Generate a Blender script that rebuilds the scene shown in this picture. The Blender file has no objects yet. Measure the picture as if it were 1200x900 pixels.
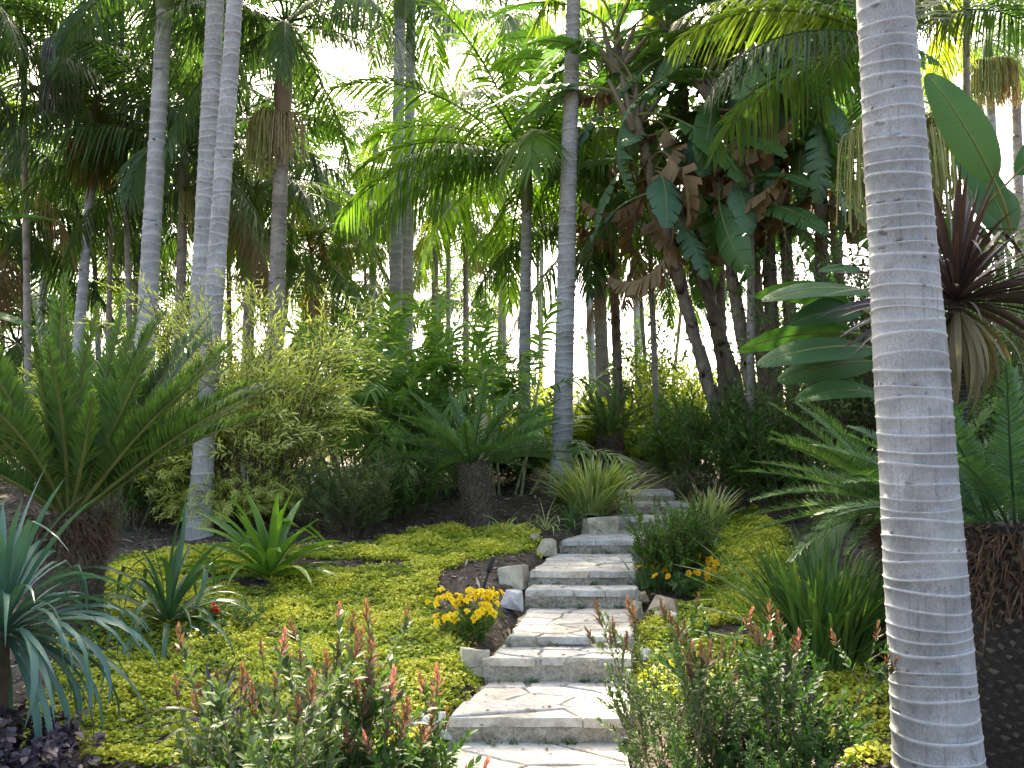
import bpy, math, random
import numpy as np
from mathutils import Vector, Matrix
from math import radians as R, sin, cos, pi, tau

# ------------------------------------------------------------------ camera, sky, sun, exposure
SC = bpy.context.scene
COL = SC.collection
EYE = np.array((0.0, 0.0, 1.55)); PITCH = R(4.68); FOC = 1100.0
cam = bpy.data.cameras.new("camera"); camo = bpy.data.objects.new("camera", cam); COL.objects.link(camo)
camo.location = EYE; camo.rotation_euler = (pi/2 + PITCH, 0, 0)
cam.sensor_width = 36; cam.lens = 36*FOC/1200; cam.clip_start = .05; cam.clip_end = 3000
SC.camera = camo

SUN_AZ, SUN_EL = R(-9), R(46)          # clockwise from +Y, above the horizon
w = bpy.data.worlds.new("World"); SC.world = w; w.use_nodes = True
nt = w.node_tree; bg = nt.nodes["Background"]
sky = nt.nodes.new("ShaderNodeTexSky"); sky.sky_type = 'NISHITA'; sky.sun_disc = False
sky.sun_elevation = SUN_EL; sky.sun_rotation = SUN_AZ; sky.air_density = .75; sky.dust_density = 5.0; sky.ozone_density = .4; sky.altitude = 50
nt.links.new(sky.outputs[0], bg.inputs[0]); bg.inputs[1].default_value = 0.15
sun = bpy.data.lights.new("sun", 'SUN'); sun.energy = 3.5; sun.angle = R(.55); sun.color = (1.0, .93, .80)
suno = bpy.data.objects.new("sun", sun); COL.objects.link(suno)
suno.rotation_euler = (pi/2 - SUN_EL, 0, -SUN_AZ + pi)
suno.location = (0, 0, 30)
SC.view_settings.view_transform = 'Standard'; SC.view_settings.look = 'None'
SC.view_settings.use_white_balance = True; SC.view_settings.white_balance_temperature = 7250; SC.view_settings.white_balance_tint = 7
SC.view_settings.exposure = 2.68; SC.view_settings.gamma = 1.0
SC.render.engine = 'CYCLES'
cy = SC.cycles
cy.max_bounces = 7; cy.diffuse_bounces = 4; cy.glossy_bounces = 2; cy.transmission_bounces = 4; cy.transparent_max_bounces = 4
cy.caustics_reflective = False; cy.caustics_refractive = False; cy.sample_clamp_indirect = 6
cy.use_denoising = True

# ------------------------------------------------------------------ materials
def nodes_of(name):
    m = bpy.data.materials.new(name); m.use_nodes = True
    t = m.node_tree; t.nodes.clear()
    return m, t, t.nodes.new("ShaderNodeOutputMaterial")
def N(t, typ, **kw):
    n = t.nodes.new(typ)
    for k, v in kw.items():
        if k in n.inputs: n.inputs[k].default_value = v
        else: setattr(n, k, v)
    return n
def ramp(t, fac, stops):
    r = t.nodes.new("ShaderNodeValToRGB"); e = r.color_ramp.elements
    while len(e) < len(stops): e.new(.5)
    for el, (p, c) in zip(e, stops): el.position = p; el.color = (*c, 1)
    if fac is not None: t.links.new(fac, r.inputs[0])
    return r.outputs[0]
def math_(t, op, a, b):
    n = t.nodes.new("ShaderNodeMath"); n.operation = op
    for i, v in enumerate((a, b)):
        if isinstance(v, (int, float)): n.inputs[i].default_value = v
        else: t.links.new(v, n.inputs[i])
    return n.outputs[0]
def mixc(t, fac, a, b, blend='MIX'):
    n = t.nodes.new("ShaderNodeMix"); n.data_type = 'RGBA'; n.blend_type = blend
    for s, v in ((n.inputs[0], fac), (n.inputs[6], a), (n.inputs[7], b)):
        if isinstance(v, (int, float)): s.default_value = v
        elif isinstance(v, tuple): s.default_value = (*v, 1)
        else: t.links.new(v, s)
    return n.outputs[2]
def pos_noise(t, scale, detail=3, stretch=(1, 1, 1), rough=.55, obj=False):
    if obj: src = t.nodes.new("ShaderNodeTexCoord").outputs["Object"]
    else: src = t.nodes.new("ShaderNodeNewGeometry").outputs["Position"]
    mp = N(t, "ShaderNodeMapping"); mp.inputs["Scale"].default_value = stretch
    t.links.new(src, mp.inputs[0])
    n = N(t, "ShaderNodeTexNoise", Scale=scale, Detail=detail, Roughness=rough)
    t.links.new(mp.outputs[0], n.inputs["Vector"])
    return n.outputs[0]
def attr(t, name='rnd'):
    a = t.nodes.new("ShaderNodeAttribute"); a.attribute_name = name; return a.outputs["Fac"]

def leafmat(name, cols, trans=.35, rough=.42, spec=.4, tcol=None, wr=.45, wo=.3, wn=.25, ns=1.3, bump=0):
    m, t, out = nodes_of(name)
    oi = t.nodes.new("ShaderNodeObjectInfo").outputs["Random"]
    v = math_(t, 'ADD', math_(t, 'MULTIPLY', attr(t), wr), math_(t, 'MULTIPLY', oi, wo))
    v = math_(t, 'ADD', v, math_(t, 'MULTIPLY', pos_noise(t, ns, 2), wn))
    k = len(cols)
    c = ramp(t, v, [(.12 + .76*i/max(k-1, 1), cc) for i, cc in enumerate(cols)])
    p = N(t, "ShaderNodeBsdfPrincipled", Roughness=rough); p.inputs["Specular IOR Level"].default_value = spec
    t.links.new(c, p.inputs["Base Color"])
    tr = t.nodes.new("ShaderNodeBsdfTranslucent")
    t.links.new(mixc(t, 1.0, c, tcol or (1.6, 1.7, .7), 'MULTIPLY'), tr.inputs[0])
    mx = t.nodes.new("ShaderNodeMixShader"); mx.inputs[0].default_value = trans
    t.links.new(p.outputs[0], mx.inputs[1]); t.links.new(tr.outputs[0], mx.inputs[2])
    t.links.new(mx.outputs[0], out.inputs[0])
    return m
def solid(name, stops, scale=6, detail=5, rough=.8, bump=.3, bscale=None, stretch=(1, 1, 1), ring=None, fine=None, obj=False, spec=.3, dist=.01):
    m, t, out = nodes_of(name)
    n = pos_noise(t, scale, detail, stretch, obj=obj)
    c = ramp(t, n, stops)
    if fine:                      # fine grain multiplied over
        f = pos_noise(t, fine[0], 3, fine[1], .7, obj=obj)
        c = mixc(t, fine[2], c, ramp(t, f, [(.35, (.35, .35, .35)), (.62, (1.15, 1.15, 1.15))]), 'MULTIPLY')
    if ring:
        c = mixc(t, math_(t, 'MULTIPLY', attr(t), ring[1]), c, ring[0])
    p = N(t, "ShaderNodeBsdfPrincipled", Roughness=rough); p.inputs["Specular IOR Level"].default_value = spec
    t.links.new(c, p.inputs["Base Color"])
    if bump:
        b = N(t, "ShaderNodeBump", Strength=bump, Distance=dist)
        t.links.new(pos_noise(t, bscale or scale*5, 4, stretch, obj=obj), b.inputs["Height"]); t.links.new(b.outputs[0], p.inputs["Normal"])
    t.links.new(p.outputs[0], out.inputs[0])
    return m

M = {}
# foliage
M['palm']   = leafmat('palm_leaf', [(.022, .052, .014), (.055, .115, .022), (.11, .18, .03)], .42)
M['palmbr'] = leafmat('palm_leaf_bright', [(.04, .095, .018), (.09, .175, .028), (.16, .26, .04)], .5)
M['palmdk'] = leafmat('palm_leaf_dark', [(.020, .048, .016), (.046, .094, .026), (.09, .155, .036)], .42)
M['palmyl'] = leafmat('palm_leaf_yellow', [(.06, .11, .02), (.13, .19, .03), (.26, .27, .035)], .45)
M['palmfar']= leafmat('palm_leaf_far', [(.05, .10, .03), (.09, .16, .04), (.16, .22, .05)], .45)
M['cycad']  = leafmat('cycad_leaf', [(.03, .07, .022), (.06, .125, .032), (.11, .18, .04)], .28, .4, .4)
M['cycadmid']=leafmat('cycad_leaf_mid', [(.042, .10, .034), (.085, .17, .052), (.15, .24, .07)], .25, .4, .5)
M['cycadbl']= leafmat('cycad_leaf_blue', [(.022, .06, .028), (.04, .10, .042), (.07, .145, .05)], .22, .4, .4)
M['cane']   = leafmat('cane_palm_leaf', [(.05, .125, .03), (.12, .24, .045), (.26, .37, .075)], .4, .4)
M['banana'] = leafmat('broad_leaf', [(.03, .085, .025), (.055, .135, .035), (.10, .20, .05)], .28, .42, .4, wr=.2, wo=.55)
M['paddle'] = leafmat('paddle_leaf', [(.022, .07, .024), (.04, .105, .034), (.08, .165, .05)], .2, .55, .22, wr=.3, wo=.4)
M['bananabl']=leafmat('broad_leaf_bluish', [(.05, .12, .07), (.085, .175, .10), (.13, .23, .12)], .3, .5, .35, wr=.2, wo=.55)
M['dead']   = leafmat('dead_leaf', [(.085, .05, .028), (.19, .12, .065), (.34, .245, .14)], .2, .7, .15, (1.1, 1, .8))
M['flaxbl'] = leafmat('strap_leaf_blue', [(.035, .09, .07), (.06, .14, .11), (.10, .20, .15)], .18, .42, .45)
M['flaxgr'] = leafmat('strap_leaf_green', [(.025, .07, .03), (.05, .12, .05), (.09, .17, .08)], .2, .42, .45)
M['flaxyl'] = leafmat('strap_leaf_yellow', [(.05, .13, .025), (.10, .21, .035), (.22, .31, .06)], .3, .4, .45)
M['cordy']  = leafmat('strap_leaf_maroon', [(.020, .015, .014), (.040, .028, .025), (.075, .05, .042)], .14, .4, .5, (1.3, .9, .7))
M['cordyold']=leafmat('strap_leaf_olive', [(.09, .075, .04), (.16, .13, .07), (.22, .18, .10)], .2, .6, .3)
M['grass']  = leafmat('blade_green', [(.03, .08, .025), (.07, .15, .04), (.16, .24, .08)], .3, .4, .45)
M['grasspale']=leafmat('blade_variegated', [(.13, .21, .05), (.38, .44, .17), (.72, .70, .48)], .35, .45, .4)
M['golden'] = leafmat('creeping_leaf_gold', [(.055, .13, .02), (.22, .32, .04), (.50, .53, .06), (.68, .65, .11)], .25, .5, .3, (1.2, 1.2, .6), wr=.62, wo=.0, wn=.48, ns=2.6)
M['light']  = leafmat('feathery_leaf', [(.22, .29, .06), (.43, .48, .13), (.62, .62, .25)], .4, .45, .35)
M['shrub']  = leafmat('shrub_leaf', [(.02, .055, .016), (.045, .10, .025), (.085, .15, .035)], .3, .55, .25)
M['shrubgrey']=leafmat('shrub_leaf_olive', [(.04, .07, .03), (.075, .12, .045), (.13, .17, .07)], .3, .55, .25)
M['bronzegreen']=leafmat('shrub_leaf_bronze', [(.045, .05, .032), (.085, .075, .055), (.15, .11, .085)], .25, .5, .3)
M['pink']   = leafmat('young_leaf_pink', [(.13, .075, .055), (.26, .125, .10), (.46, .27, .20)], .35, .4, .4, (1.5, .9, .7))
M['bronze'] = leafmat('young_leaf_bronze', [(.06, .045, .03), (.12, .075, .048), (.22, .15, .075)], .35, .4, .4, (1.5, 1, .6))
M['sunbush']= leafmat('sunlit_bush_leaf', [(.13, .20, .02), (.27, .34, .04), (.45, .48, .07)], .55, .45, .3)  # bush leaf with sunlight put into its paler, yellower colour
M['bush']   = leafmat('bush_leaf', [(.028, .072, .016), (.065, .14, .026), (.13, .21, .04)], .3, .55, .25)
M['purple'] = leafmat('purple_leaf', [(.016, .012, .022), (.035, .024, .042), (.06, .045, .06)], .12, .4, .5, (1.2, .8, 1.1))
M['yflower']= leafmat('petal_yellow', [(.80, .48, .01), (.86, .64, .02), (.88, .72, .06)], .25, .5, .2, (1, 1, 1))
M['oflower']= leafmat('petal_orange', [(.68, .30, .01), (.80, .44, .015), (.84, .56, .03)], .25, .5, .2, (1, 1, 1))
M['rflower']= leafmat('petal_red', [(.45, .015, .02), (.62, .03, .03)], .2, .5, .2, (1, 1, 1))
M['fruitg'] = leafmat('fruit_string_green', [(.22, .25, .07), (.36, .37, .13), (.46, .44, .20)], .2, .6, .2)
M['fruitt'] = leafmat('fruit_string_tan', [(.26, .19, .10), (.40, .31, .18), (.50, .42, .27)], .15, .7, .2)
M['fruitgrey']=leafmat('dry_string_grey', [(.16, .15, .14), (.27, .26, .25), (.38, .37, .36)], .1, .7, .2)
M['fruitor']= leafmat('fruit_string_rust', [(.20, .09, .03), (.34, .19, .07), (.42, .30, .12)], .2, .7, .2)
# stems and wood
M['rachis'] = solid('frond_stalk', [(.3, (.10, .13, .04)), (.7, (.19, .20, .07))], 3, 3, .5, 0)
M['stem']   = solid('woody_stem', [(.3, (.07, .05, .035)), (.7, (.16, .12, .08))], 20, 3, .8, .2)
M['cane_st']= solid('cane_stem', [(.3, (.12, .15, .05)), (.7, (.26, .27, .11))], 8, 3, .5, 0, ring=((.4, .37, .25), .6))
M['shaft']  = solid('crownshaft', [(.3, (.07, .11, .03)), (.6, (.13, .17, .05)), (.8, (.19, .17, .08))], 3, 3, .45, .1, stretch=(1, 1, .3), spec=.4)
M['shaftbr']= solid('crownshaft_brown', [(.3, (.12, .10, .06)), (.6, (.20, .15, .10)), (.8, (.26, .2, .14))], 3, 3, .55, .1, stretch=(1, 1, .3))
M['trunk']  = solid('palm_trunk', [(.28, (0.221, 0.213, 0.205)), (.55, (0.328, 0.320, 0.312)), (.75, (0.410, 0.402, 0.394))], 4, 5, .8, .35, 40, fine=(60, (1, 1, .3), .35), ring=((.56, .55, .55), .55))
M['trunkbr']= solid('palm_trunk_brown', [(.28, (.16, .13, .11)), (.55, (.27, .235, .20)), (.75, (.36, .32, .29))], 4, 5, .85, .4, 40, fine=(60, (1, 1, .3), .4), ring=((.38, .34, .3), .5))
def front_trunk():
    m, t, out = nodes_of('palm_trunk_near')
    big = pos_noise(t, 5, 5, (1, 1, .8)); c = ramp(t, big, [(.3, (.185, .187, .186)), (.5, (.262, .265, .265)), (.7, (.33, .335, .335))])
    f = pos_noise(t, 150, 4, (1, 1, .5), .75); c = mixc(t, .7, c, ramp(t, f, [(.34, (.58, .57, .56)), (.58, (1.10, 1.10, 1.10))]), 'MULTIPLY')
    cr = pos_noise(t, 70, 2, (1, 1, .05), .4); c = mixc(t, .38, c, ramp(t, cr, [(.30, (.40, .38, .36)), (.38, (1, 1, 1))]), 'MULTIPLY')
    li = pos_noise(t, 2.3, 6, (1, 1, .7), .7); c = mixc(t, .8, c, ramp(t, li, [(.36, (.55, .545, .53)), (.47, (.95, .95, .95)), (.62, (1.12, 1.11, 1.09))]), 'MULTIPLY')
    ringc = mixc(t, .5, (.44, .445, .445), ramp(t, pos_noise(t, 30, 4), [(.3, (.31, .31, .305)), (.65, (.52, .525, .525))]))
    c = mixc(t, math_(t, 'MULTIPLY', attr(t), .9), c, ringc)
    sp = ramp(t, pos_noise(t, 16, 2, (1, 1, 1.6), .3), [(.23, (.35, .32, .3)), (.30, (1, 1, 1))]); c = mixc(t, .8, c, sp, 'MULTIPLY')
    p = N(t, "ShaderNodeBsdfPrincipled", Roughness=.78); p.inputs["Specular IOR Level"].default_value = .25
    t.links.new(c, p.inputs["Base Color"])
    b = N(t, "ShaderNodeBump", Strength=.45, Distance=.006); t.links.new(f, b.inputs["Height"])
    t.links.new(b.outputs[0], p.inputs["Normal"]); t.links.new(p.outputs[0], out.inputs[0])
    return m
M['trunknear'] = front_trunk()
M['bopbark']= solid('strelitzia_bark', [(.3, (.06, .045, .035)), (.55, (.14, .11, .085)), (.75, (.24, .195, .15))], 9, 5, .9, .6, 40, stretch=(1, 1, .5), ring=((.27, .2, .14), .5))
M['cytrunk']= solid('cycad_trunk', [(.3, (.035, .026, .02)), (.55, (.08, .06, .045)), (.78, (.17, .14, .11))], 30, 4, .9, .4, ring=((.30, .27, .23), .7))
M['cytrunkdk']= solid('cycad_trunk_dark', [(.3, (.010, .009, .008)), (.6, (.028, .024, .02)), (.8, (.06, .05, .045))], 40, 4, .9, .4, ring=((.26, .24, .21), .6))
M['fibre']  = solid('cycad_fibre', [(.3, (.045, .026, .016)), (.55, (.10, .056, .03)), (.78, (.21, .145, .085))], 25, 4, .9, 0)
M['cone']   = solid('cycad_cone', [(.3, (.38, .31, .17)), (.7, (.55, .48, .30))], 30, 3, .9, .2, ring=((.62, .57, .4), .6))
# stone and soil
M['flag']   = solid('flagstone', [(.22, (0.312, 0.278, 0.220)), (.40, (0.459, 0.429, 0.371)), (.58, (0.566, 0.542, 0.488)), (.8, (0.625, 0.605, 0.566))], 4.2, 8, .85, .5, 45, fine=(26, (1, 1, 1), .4))
def tint_by_object(m, a, b):          # every flagstone its own stone colour
    t = m.node_tree; p = [n for n in t.nodes if n.type == 'BSDF_PRINCIPLED'][0]; src = p.inputs["Base Color"].links[0].from_socket
    r = ramp(t, t.nodes.new("ShaderNodeObjectInfo").outputs["Random"], [(0, a), (.5, (1, 1, 1)), (1, b)]); t.links.new(mixc(t, 1.0, src, r, 'MULTIPLY'), p.inputs["Base Color"])
tint_by_object(M['flag'], (.80, .84, .88), (1.08, 1.0, .90))
M['concrete']=solid('step_concrete', [(.25, (0.156, 0.141, 0.098)), (.42, (0.293, 0.265, 0.200)), (.6, (0.382, 0.347, 0.278)), (.8, (0.459, 0.430, 0.362))], 5, 8, .95, 1.0, 30, fine=(40, (1, 1, 1), .6), dist=.02)
M['rockp']  = solid('pale_rock', [(.3, (.36, .31, .21)), (.6, (.58, .52, .39)), (.8, (.66, .62, .51))], 5, 5, .85, .5, 30, fine=(9, (1, 1, 1), .5))
M['rockt']  = solid('tan_rock', [(.3, (.26, .20, .12)), (.6, (.42, .34, .22)), (.8, (.50, .44, .33))], 5, 5, .85, .5, 30, fine=(9, (1, 1, 1), .65))
M['rockw']  = solid('white_rock', [(.3, (0.471, 0.462, 0.443)), (.6, (0.622, 0.613, 0.595))], 5, 5, .8, .4, 30, fine=(9, (1, 1, 1), .65))
M['soil']   = solid('soil', [(.28, (0.045, 0.032, 0.023)), (.5, (0.099, 0.075, 0.056)), (.72, (0.171, 0.140, 0.108))], 9, 8, .95, .9, 45, fine=(70, (1, 1, 1), .6), dist=.03)
M['chip']   = leafmat('mulch_chip', [(.06, .045, .032), (.17, .13, .095), (.40, .34, .27)], .0, .9, .1, wr=.9, wo=0, wn=.1)
M['black']  = solid('black_plastic', [(.3, (.012, .012, .014)), (.7, (.02, .02, .022))], 20, 2, .45, .05)

# ------------------------------------------------------------------ mesh builder
class MB:
    def __init__(s): s.V = []; s.A = []; s.F = []; s.n = 0
    def add(s, v, faces, mat=0, a=0.0):
        v = np.asarray(v, float).reshape(-1, 3); k = len(v)
        s.V.append(v); s.A.append(np.broadcast_to(np.asarray(a, float), (k,)) if np.ndim(a) == 0 else np.asarray(a, float).reshape(-1))
        for f in (faces if isinstance(faces, list) else [faces]):
            f = np.asarray(f, int)
            if f.size: s.F.append((f + s.n, mat))
        s.n += k
    def merge(s, o):
        for v, a in zip(o.V, o.A): s.V.append(v); s.A.append(a)
        for f, m in o.F: s.F.append((f + s.n, m))
        s.n += o.n
    def mesh(s, name, mats, smooth=True):
        V = np.concatenate(s.V); me = bpy.data.meshes.new(name)
        loops = np.concatenate([f.ravel() for f, m in s.F])
        sizes = np.concatenate([np.full(len(f), f.shape[1]) for f, m in s.F])
        mi = np.concatenate([np.full(len(f), m) for f, m in s.F])
        me.vertices.add(len(V)); me.vertices.foreach_set("co", V.astype(np.float32).ravel())
        me.loops.add(len(loops)); me.loops.foreach_set("vertex_index", loops.astype(np.int32))
        me.polygons.add(len(sizes))
        me.polygons.foreach_set("loop_start", np.concatenate([[0], np.cumsum(sizes)[:-1]]).astype(np.int32))
        me.polygons.foreach_set("material_index", mi.astype(np.int32))
        me.polygons.foreach_set("use_smooth", np.full(len(sizes), bool(smooth)))
        at = me.attributes.new("rnd", 'FLOAT', 'POINT'); at.data.foreach_set("value", np.concatenate(s.A).astype(np.float32))
        for m in mats: me.materials.append(M[m] if isinstance(m, str) else m)
        me.update(calc_edges=True)
        return me

def obj(name, me, parent=None, loc=(0, 0, 0), rot=(0, 0, 0), sc=1.0):
    o = bpy.data.objects.new(name, me); COL.objects.link(o)
    if parent is not None: o.parent = parent
    o.location = loc; o.rotation_euler = rot
    o.scale = (sc, sc, sc) if np.isscalar(sc) else sc
    return o
def tag(o, label=None, cat=None, group=None, kind=None):
    for k, v in (('label', label), ('category', cat), ('group', group), ('kind', kind)):
        if v: o[k] = v
    return o
def thing(name, label, cat, loc, group=None, rz=0):
    o = bpy.data.objects.new(name, None); COL.objects.link(o); o.empty_display_size = .2
    o.location = loc; o.rotation_euler = (0, 0, rz)
    return tag(o, label, cat, group)
def nrm(v): return v / np.maximum(np.linalg.norm(v, axis=-1, keepdims=True), 1e-9)

def ribbons(P, W, S, a=0.0, mat=0, mb=None, fold=None):
    """K strips of n rows: P (K,n,3), half widths W (K,n), side vectors S (K,n,3); fold (K,n,3) pushes the middle line to make a V"""
    mb = mb or MB(); K, n = W.shape; S = S*W[..., None]
    a = np.asarray(a, float)
    if fold is None:
        v = np.stack([P - S, P + S], 2); c = 2
    else:
        v = np.stack([P - S, P + fold, P + S], 2); c = 3
    aa = np.broadcast_to(a.reshape(-1, 1, 1) if a.ndim else a, (K, n, c)).ravel()
    i = np.arange(K)[:, None, None]*n*c + np.arange(n-1)[None, :, None]*c + np.arange(c-1)[None, None, :]
    i = i.ravel()
    mb.add(v.reshape(-1, 3), np.stack([i, i+1, i+c+1, i+c], 1), mat, aa)
    return mb
def tube(P, rad, seg=6, mat=0, a=0.0, mb=None, cap=True, prof=None):
    """one tube along P (n,3), radii rad (n,)"""
    mb = mb or MB(); P = np.asarray(P, float); n = len(P); rad = np.broadcast_to(rad, (n,))
    T = nrm(np.gradient(P, axis=0)); ref = np.array((1., 0, 0)) if abs(T[0, 0]) < .8 else np.array((0, 1., 0))
    B = nrm(np.cross(T, ref)); C = np.cross(T, B)
    th = np.arange(seg)*tau/seg
    v = P[:, None] + rad[:, None, None]*(np.cos(th)[None, :, None]*C[:, None] + np.sin(th)[None, :, None]*B[:, None])
    i = (np.arange(n-1)[:, None]*seg + np.arange(seg)[None]).ravel(); j = (np.arange(n-1)[:, None]*seg + (np.arange(seg)+1)[None] % seg).ravel()
    f = [np.stack([i, j, j+seg, i+seg], 1)]
    v = v.reshape(-1, 3); A = np.repeat(np.broadcast_to(a, (n,)), seg)
    if cap:
        v = np.concatenate([v, P[-1:]]); A = np.append(A, A[-1]); k = n*seg
        e = (n-1)*seg + np.arange(seg); f.append(np.stack([e, (n-1)*seg + (np.arange(seg)+1) % seg, np.full(seg, k)], 1))
    mb.add(v, f, mat, A)
    return mb
def tubes(P, W, a=0.0, mat=0, mb=None):
    """many thin three-sided tubes: P (K,n,3), W (K,n)"""
    mb = mb or MB(); K, n, _ = P.shape
    T = nrm(np.gradient(P, axis=1)); ref = np.where(np.abs(T[..., 2:3]) > .8, np.array((1., 0, 0)), np.array((0, 0, 1.)))
    B = nrm(np.cross(T, ref)); C = np.cross(T, B)
    th = np.arange(3)*tau/3
    v = P[:, :, None] + W[..., None, None]*(np.cos(th)[:, None]*C[:, :, None] + np.sin(th)[:, None]*B[:, :, None])
    base = (np.arange(K)[:, None]*n + np.arange(n-1)[None])[..., None]*3
    i = (base + np.arange(3)).ravel(); j = (base + (np.arange(3)+1) % 3).ravel()
    a = np.asarray(a, float); aa = np.broadcast_to(a.reshape(-1, 1) if a.ndim else a, (K, n*3)).ravel()
    mb.add(v.reshape(-1, 3), np.stack([i, j, j+3, i+3], 1), mat, aa)
    return mb
def leaves(P, D, Nn, L, W, a, mat=0, mb=None, fold=.25, droop=.15, fine=False):
    """small leaves at P along D, face normal Nn, lengths L, half widths W"""
    mb = mb or MB(); D = nrm(D); S = nrm(np.cross(D, Nn)); U = np.cross(S, D)
    L = L[:, None]; W = W[:, None]; k = len(P)
    dn = np.array((0, 0, -1.))
    def pt(u, s, f): return P + D*L*u + S*W*s + U*W*f + dn*L*droop*u*u
    if fine:
        v = np.stack([P, pt(.3, -.8, fold*.8), pt(.3, 0, 0), pt(.3, .8, fold*.8), pt(.65, -.85, fold*.85), pt(.65, 0, 0), pt(.65, .85, fold*.85), pt(1, 0, 0)], 1)
        b = np.arange(k)[:, None]*8
        q = np.concatenate([b + [1, 2, 5, 4], b + [2, 3, 6, 5]]); tr = np.concatenate([b + [0, 2, 1], b + [0, 3, 2], b + [4, 5, 7], b + [5, 6, 7]])
        mb.add(v.reshape(-1, 3), [q, tr], mat, np.repeat(a, 8))
    else:
        v = np.stack([P, pt(.45, -1, fold), pt(1, 0, 0), pt(.45, 1, fold)], 1)
        b = np.arange(k)[:, None]*4
        mb.add(v.reshape(-1, 3), np.concatenate([b + [0, 2, 1], b + [0, 3, 2]]), mat, np.repeat(a, 4))
    return mb
def rdirs(rs, k):
    v = rs.normal(size=(k, 3)); return nrm(v)

# ------------------------------------------------------------------ where things stand
PX = np.array([-5, 4.5, 5.3, 6.1, 7.0, 7.7, 8.4, 9.5, 10.8, 12, 13, 16, 25, 500.])
PZ = np.array([-.12, -.03, .03, .2, .34, .42, .55, .68, .84, 1.06, 1.12, 1.22, 1.35, 1.42])
CX_Y = [0, 5.3, 6.1, 6.5, 7.7, 8.0, 9.5, 10.8, 11.4, 12, 13]
CX_X = [.12, .13, .30, .37, .55, .60, .86, 1.45, 1.65, 1.65, 1.7]
def pathc(y): return np.interp(y, CX_Y, CX_X)
def ground(x, y, path=True):
    x = np.asarray(x, float); y = np.asarray(y, float)
    z = np.interp(y, PX, PZ)
    z = z + .035*np.sin(x*1.7 + y*.6)*np.sin(y*1.3 - x*.5) + .018*np.sin(x*4.1 + 1.3)*np.sin(y*3.7 + x)
    z = z + .05*np.clip((-x - 1.0)/2, 0, 1) + .06*np.clip((x - 2.2)/2, 0, 1)
    z = z + .46*np.exp(-((x-1.5)/1.3)**2 - ((y-14.9)/1.0)**2)
    if path:
        d = np.abs(x - pathc(y)); k = np.clip((.62 - d)/.2, 0, 1)*(y < 12.6)
        base = np.interp(y, PX, PZ) - .16
        z = z*(1-k) + base*k
    return z
def ray(px, py):
    xr, yr = (px-600)/FOC, (450-py)/FOC
    return np.array((xr, cos(PITCH) - yr*sin(PITCH), sin(PITCH) + yr*cos(PITCH)))
def at(px, py, d):
    r = ray(px, py); return EYE + r*(d/r[1])
def gp(px, py):
    r = ray(px, py); lo = 2.0
    for d in np.arange(2, 60, .05):
        p = EYE + r*(d/r[1])
        if p[2] <= ground(p[0], p[1], False): break
    return np.array((p[0], p[1], float(ground(p[0], p[1], False))))
def foot(px, d):
    x = float(at(px, 540, d)[0]); return np.array((x, d, float(ground(x, d, False))))

# ------------------------------------------------------------------ ground
def build_ground():
    def axis(lo, hi, fine, far, n):
        a = np.arange(lo, hi, fine); g = np.geomspace(fine, far - hi, n); h = np.geomspace(fine, far + lo if lo < 0 else far, n)
        return a, g, h
    ax = np.arange(-6, 6, .07); ex = np.geomspace(.1, 400, 34)
    X = np.concatenate([(-6 - ex)[::-1], ax, 6 + ex])
    ay = np.arange(2.5, 13.5, .07); Y = np.concatenate([2.5 - np.geomspace(.1, 300, 24)[::-1], ay, 13.5 + np.geomspace(.1, 600, 40)])
    gx, gy = np.meshgrid(X, Y); z = ground(gx, gy)
    rs = np.random.RandomState(1); z += rs.normal(size=z.shape)*.006*((np.abs(gx) < 7) & (gy < 14))
    nx, ny = len(X), len(Y)
    i = (np.arange(ny-1)[:, None]*nx + np.arange(nx-1)[None]).ravel()
    mb = MB(); mb.add(np.stack([gx, gy, z], -1).reshape(-1, 3), np.stack([i, i+1, i+nx+1, i+nx], 1))
    tag(obj('ground', mb.mesh('ground', ['soil'])), 'dark brown mulched soil of the sloping garden', None, None, 'structure')
build_ground()

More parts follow.
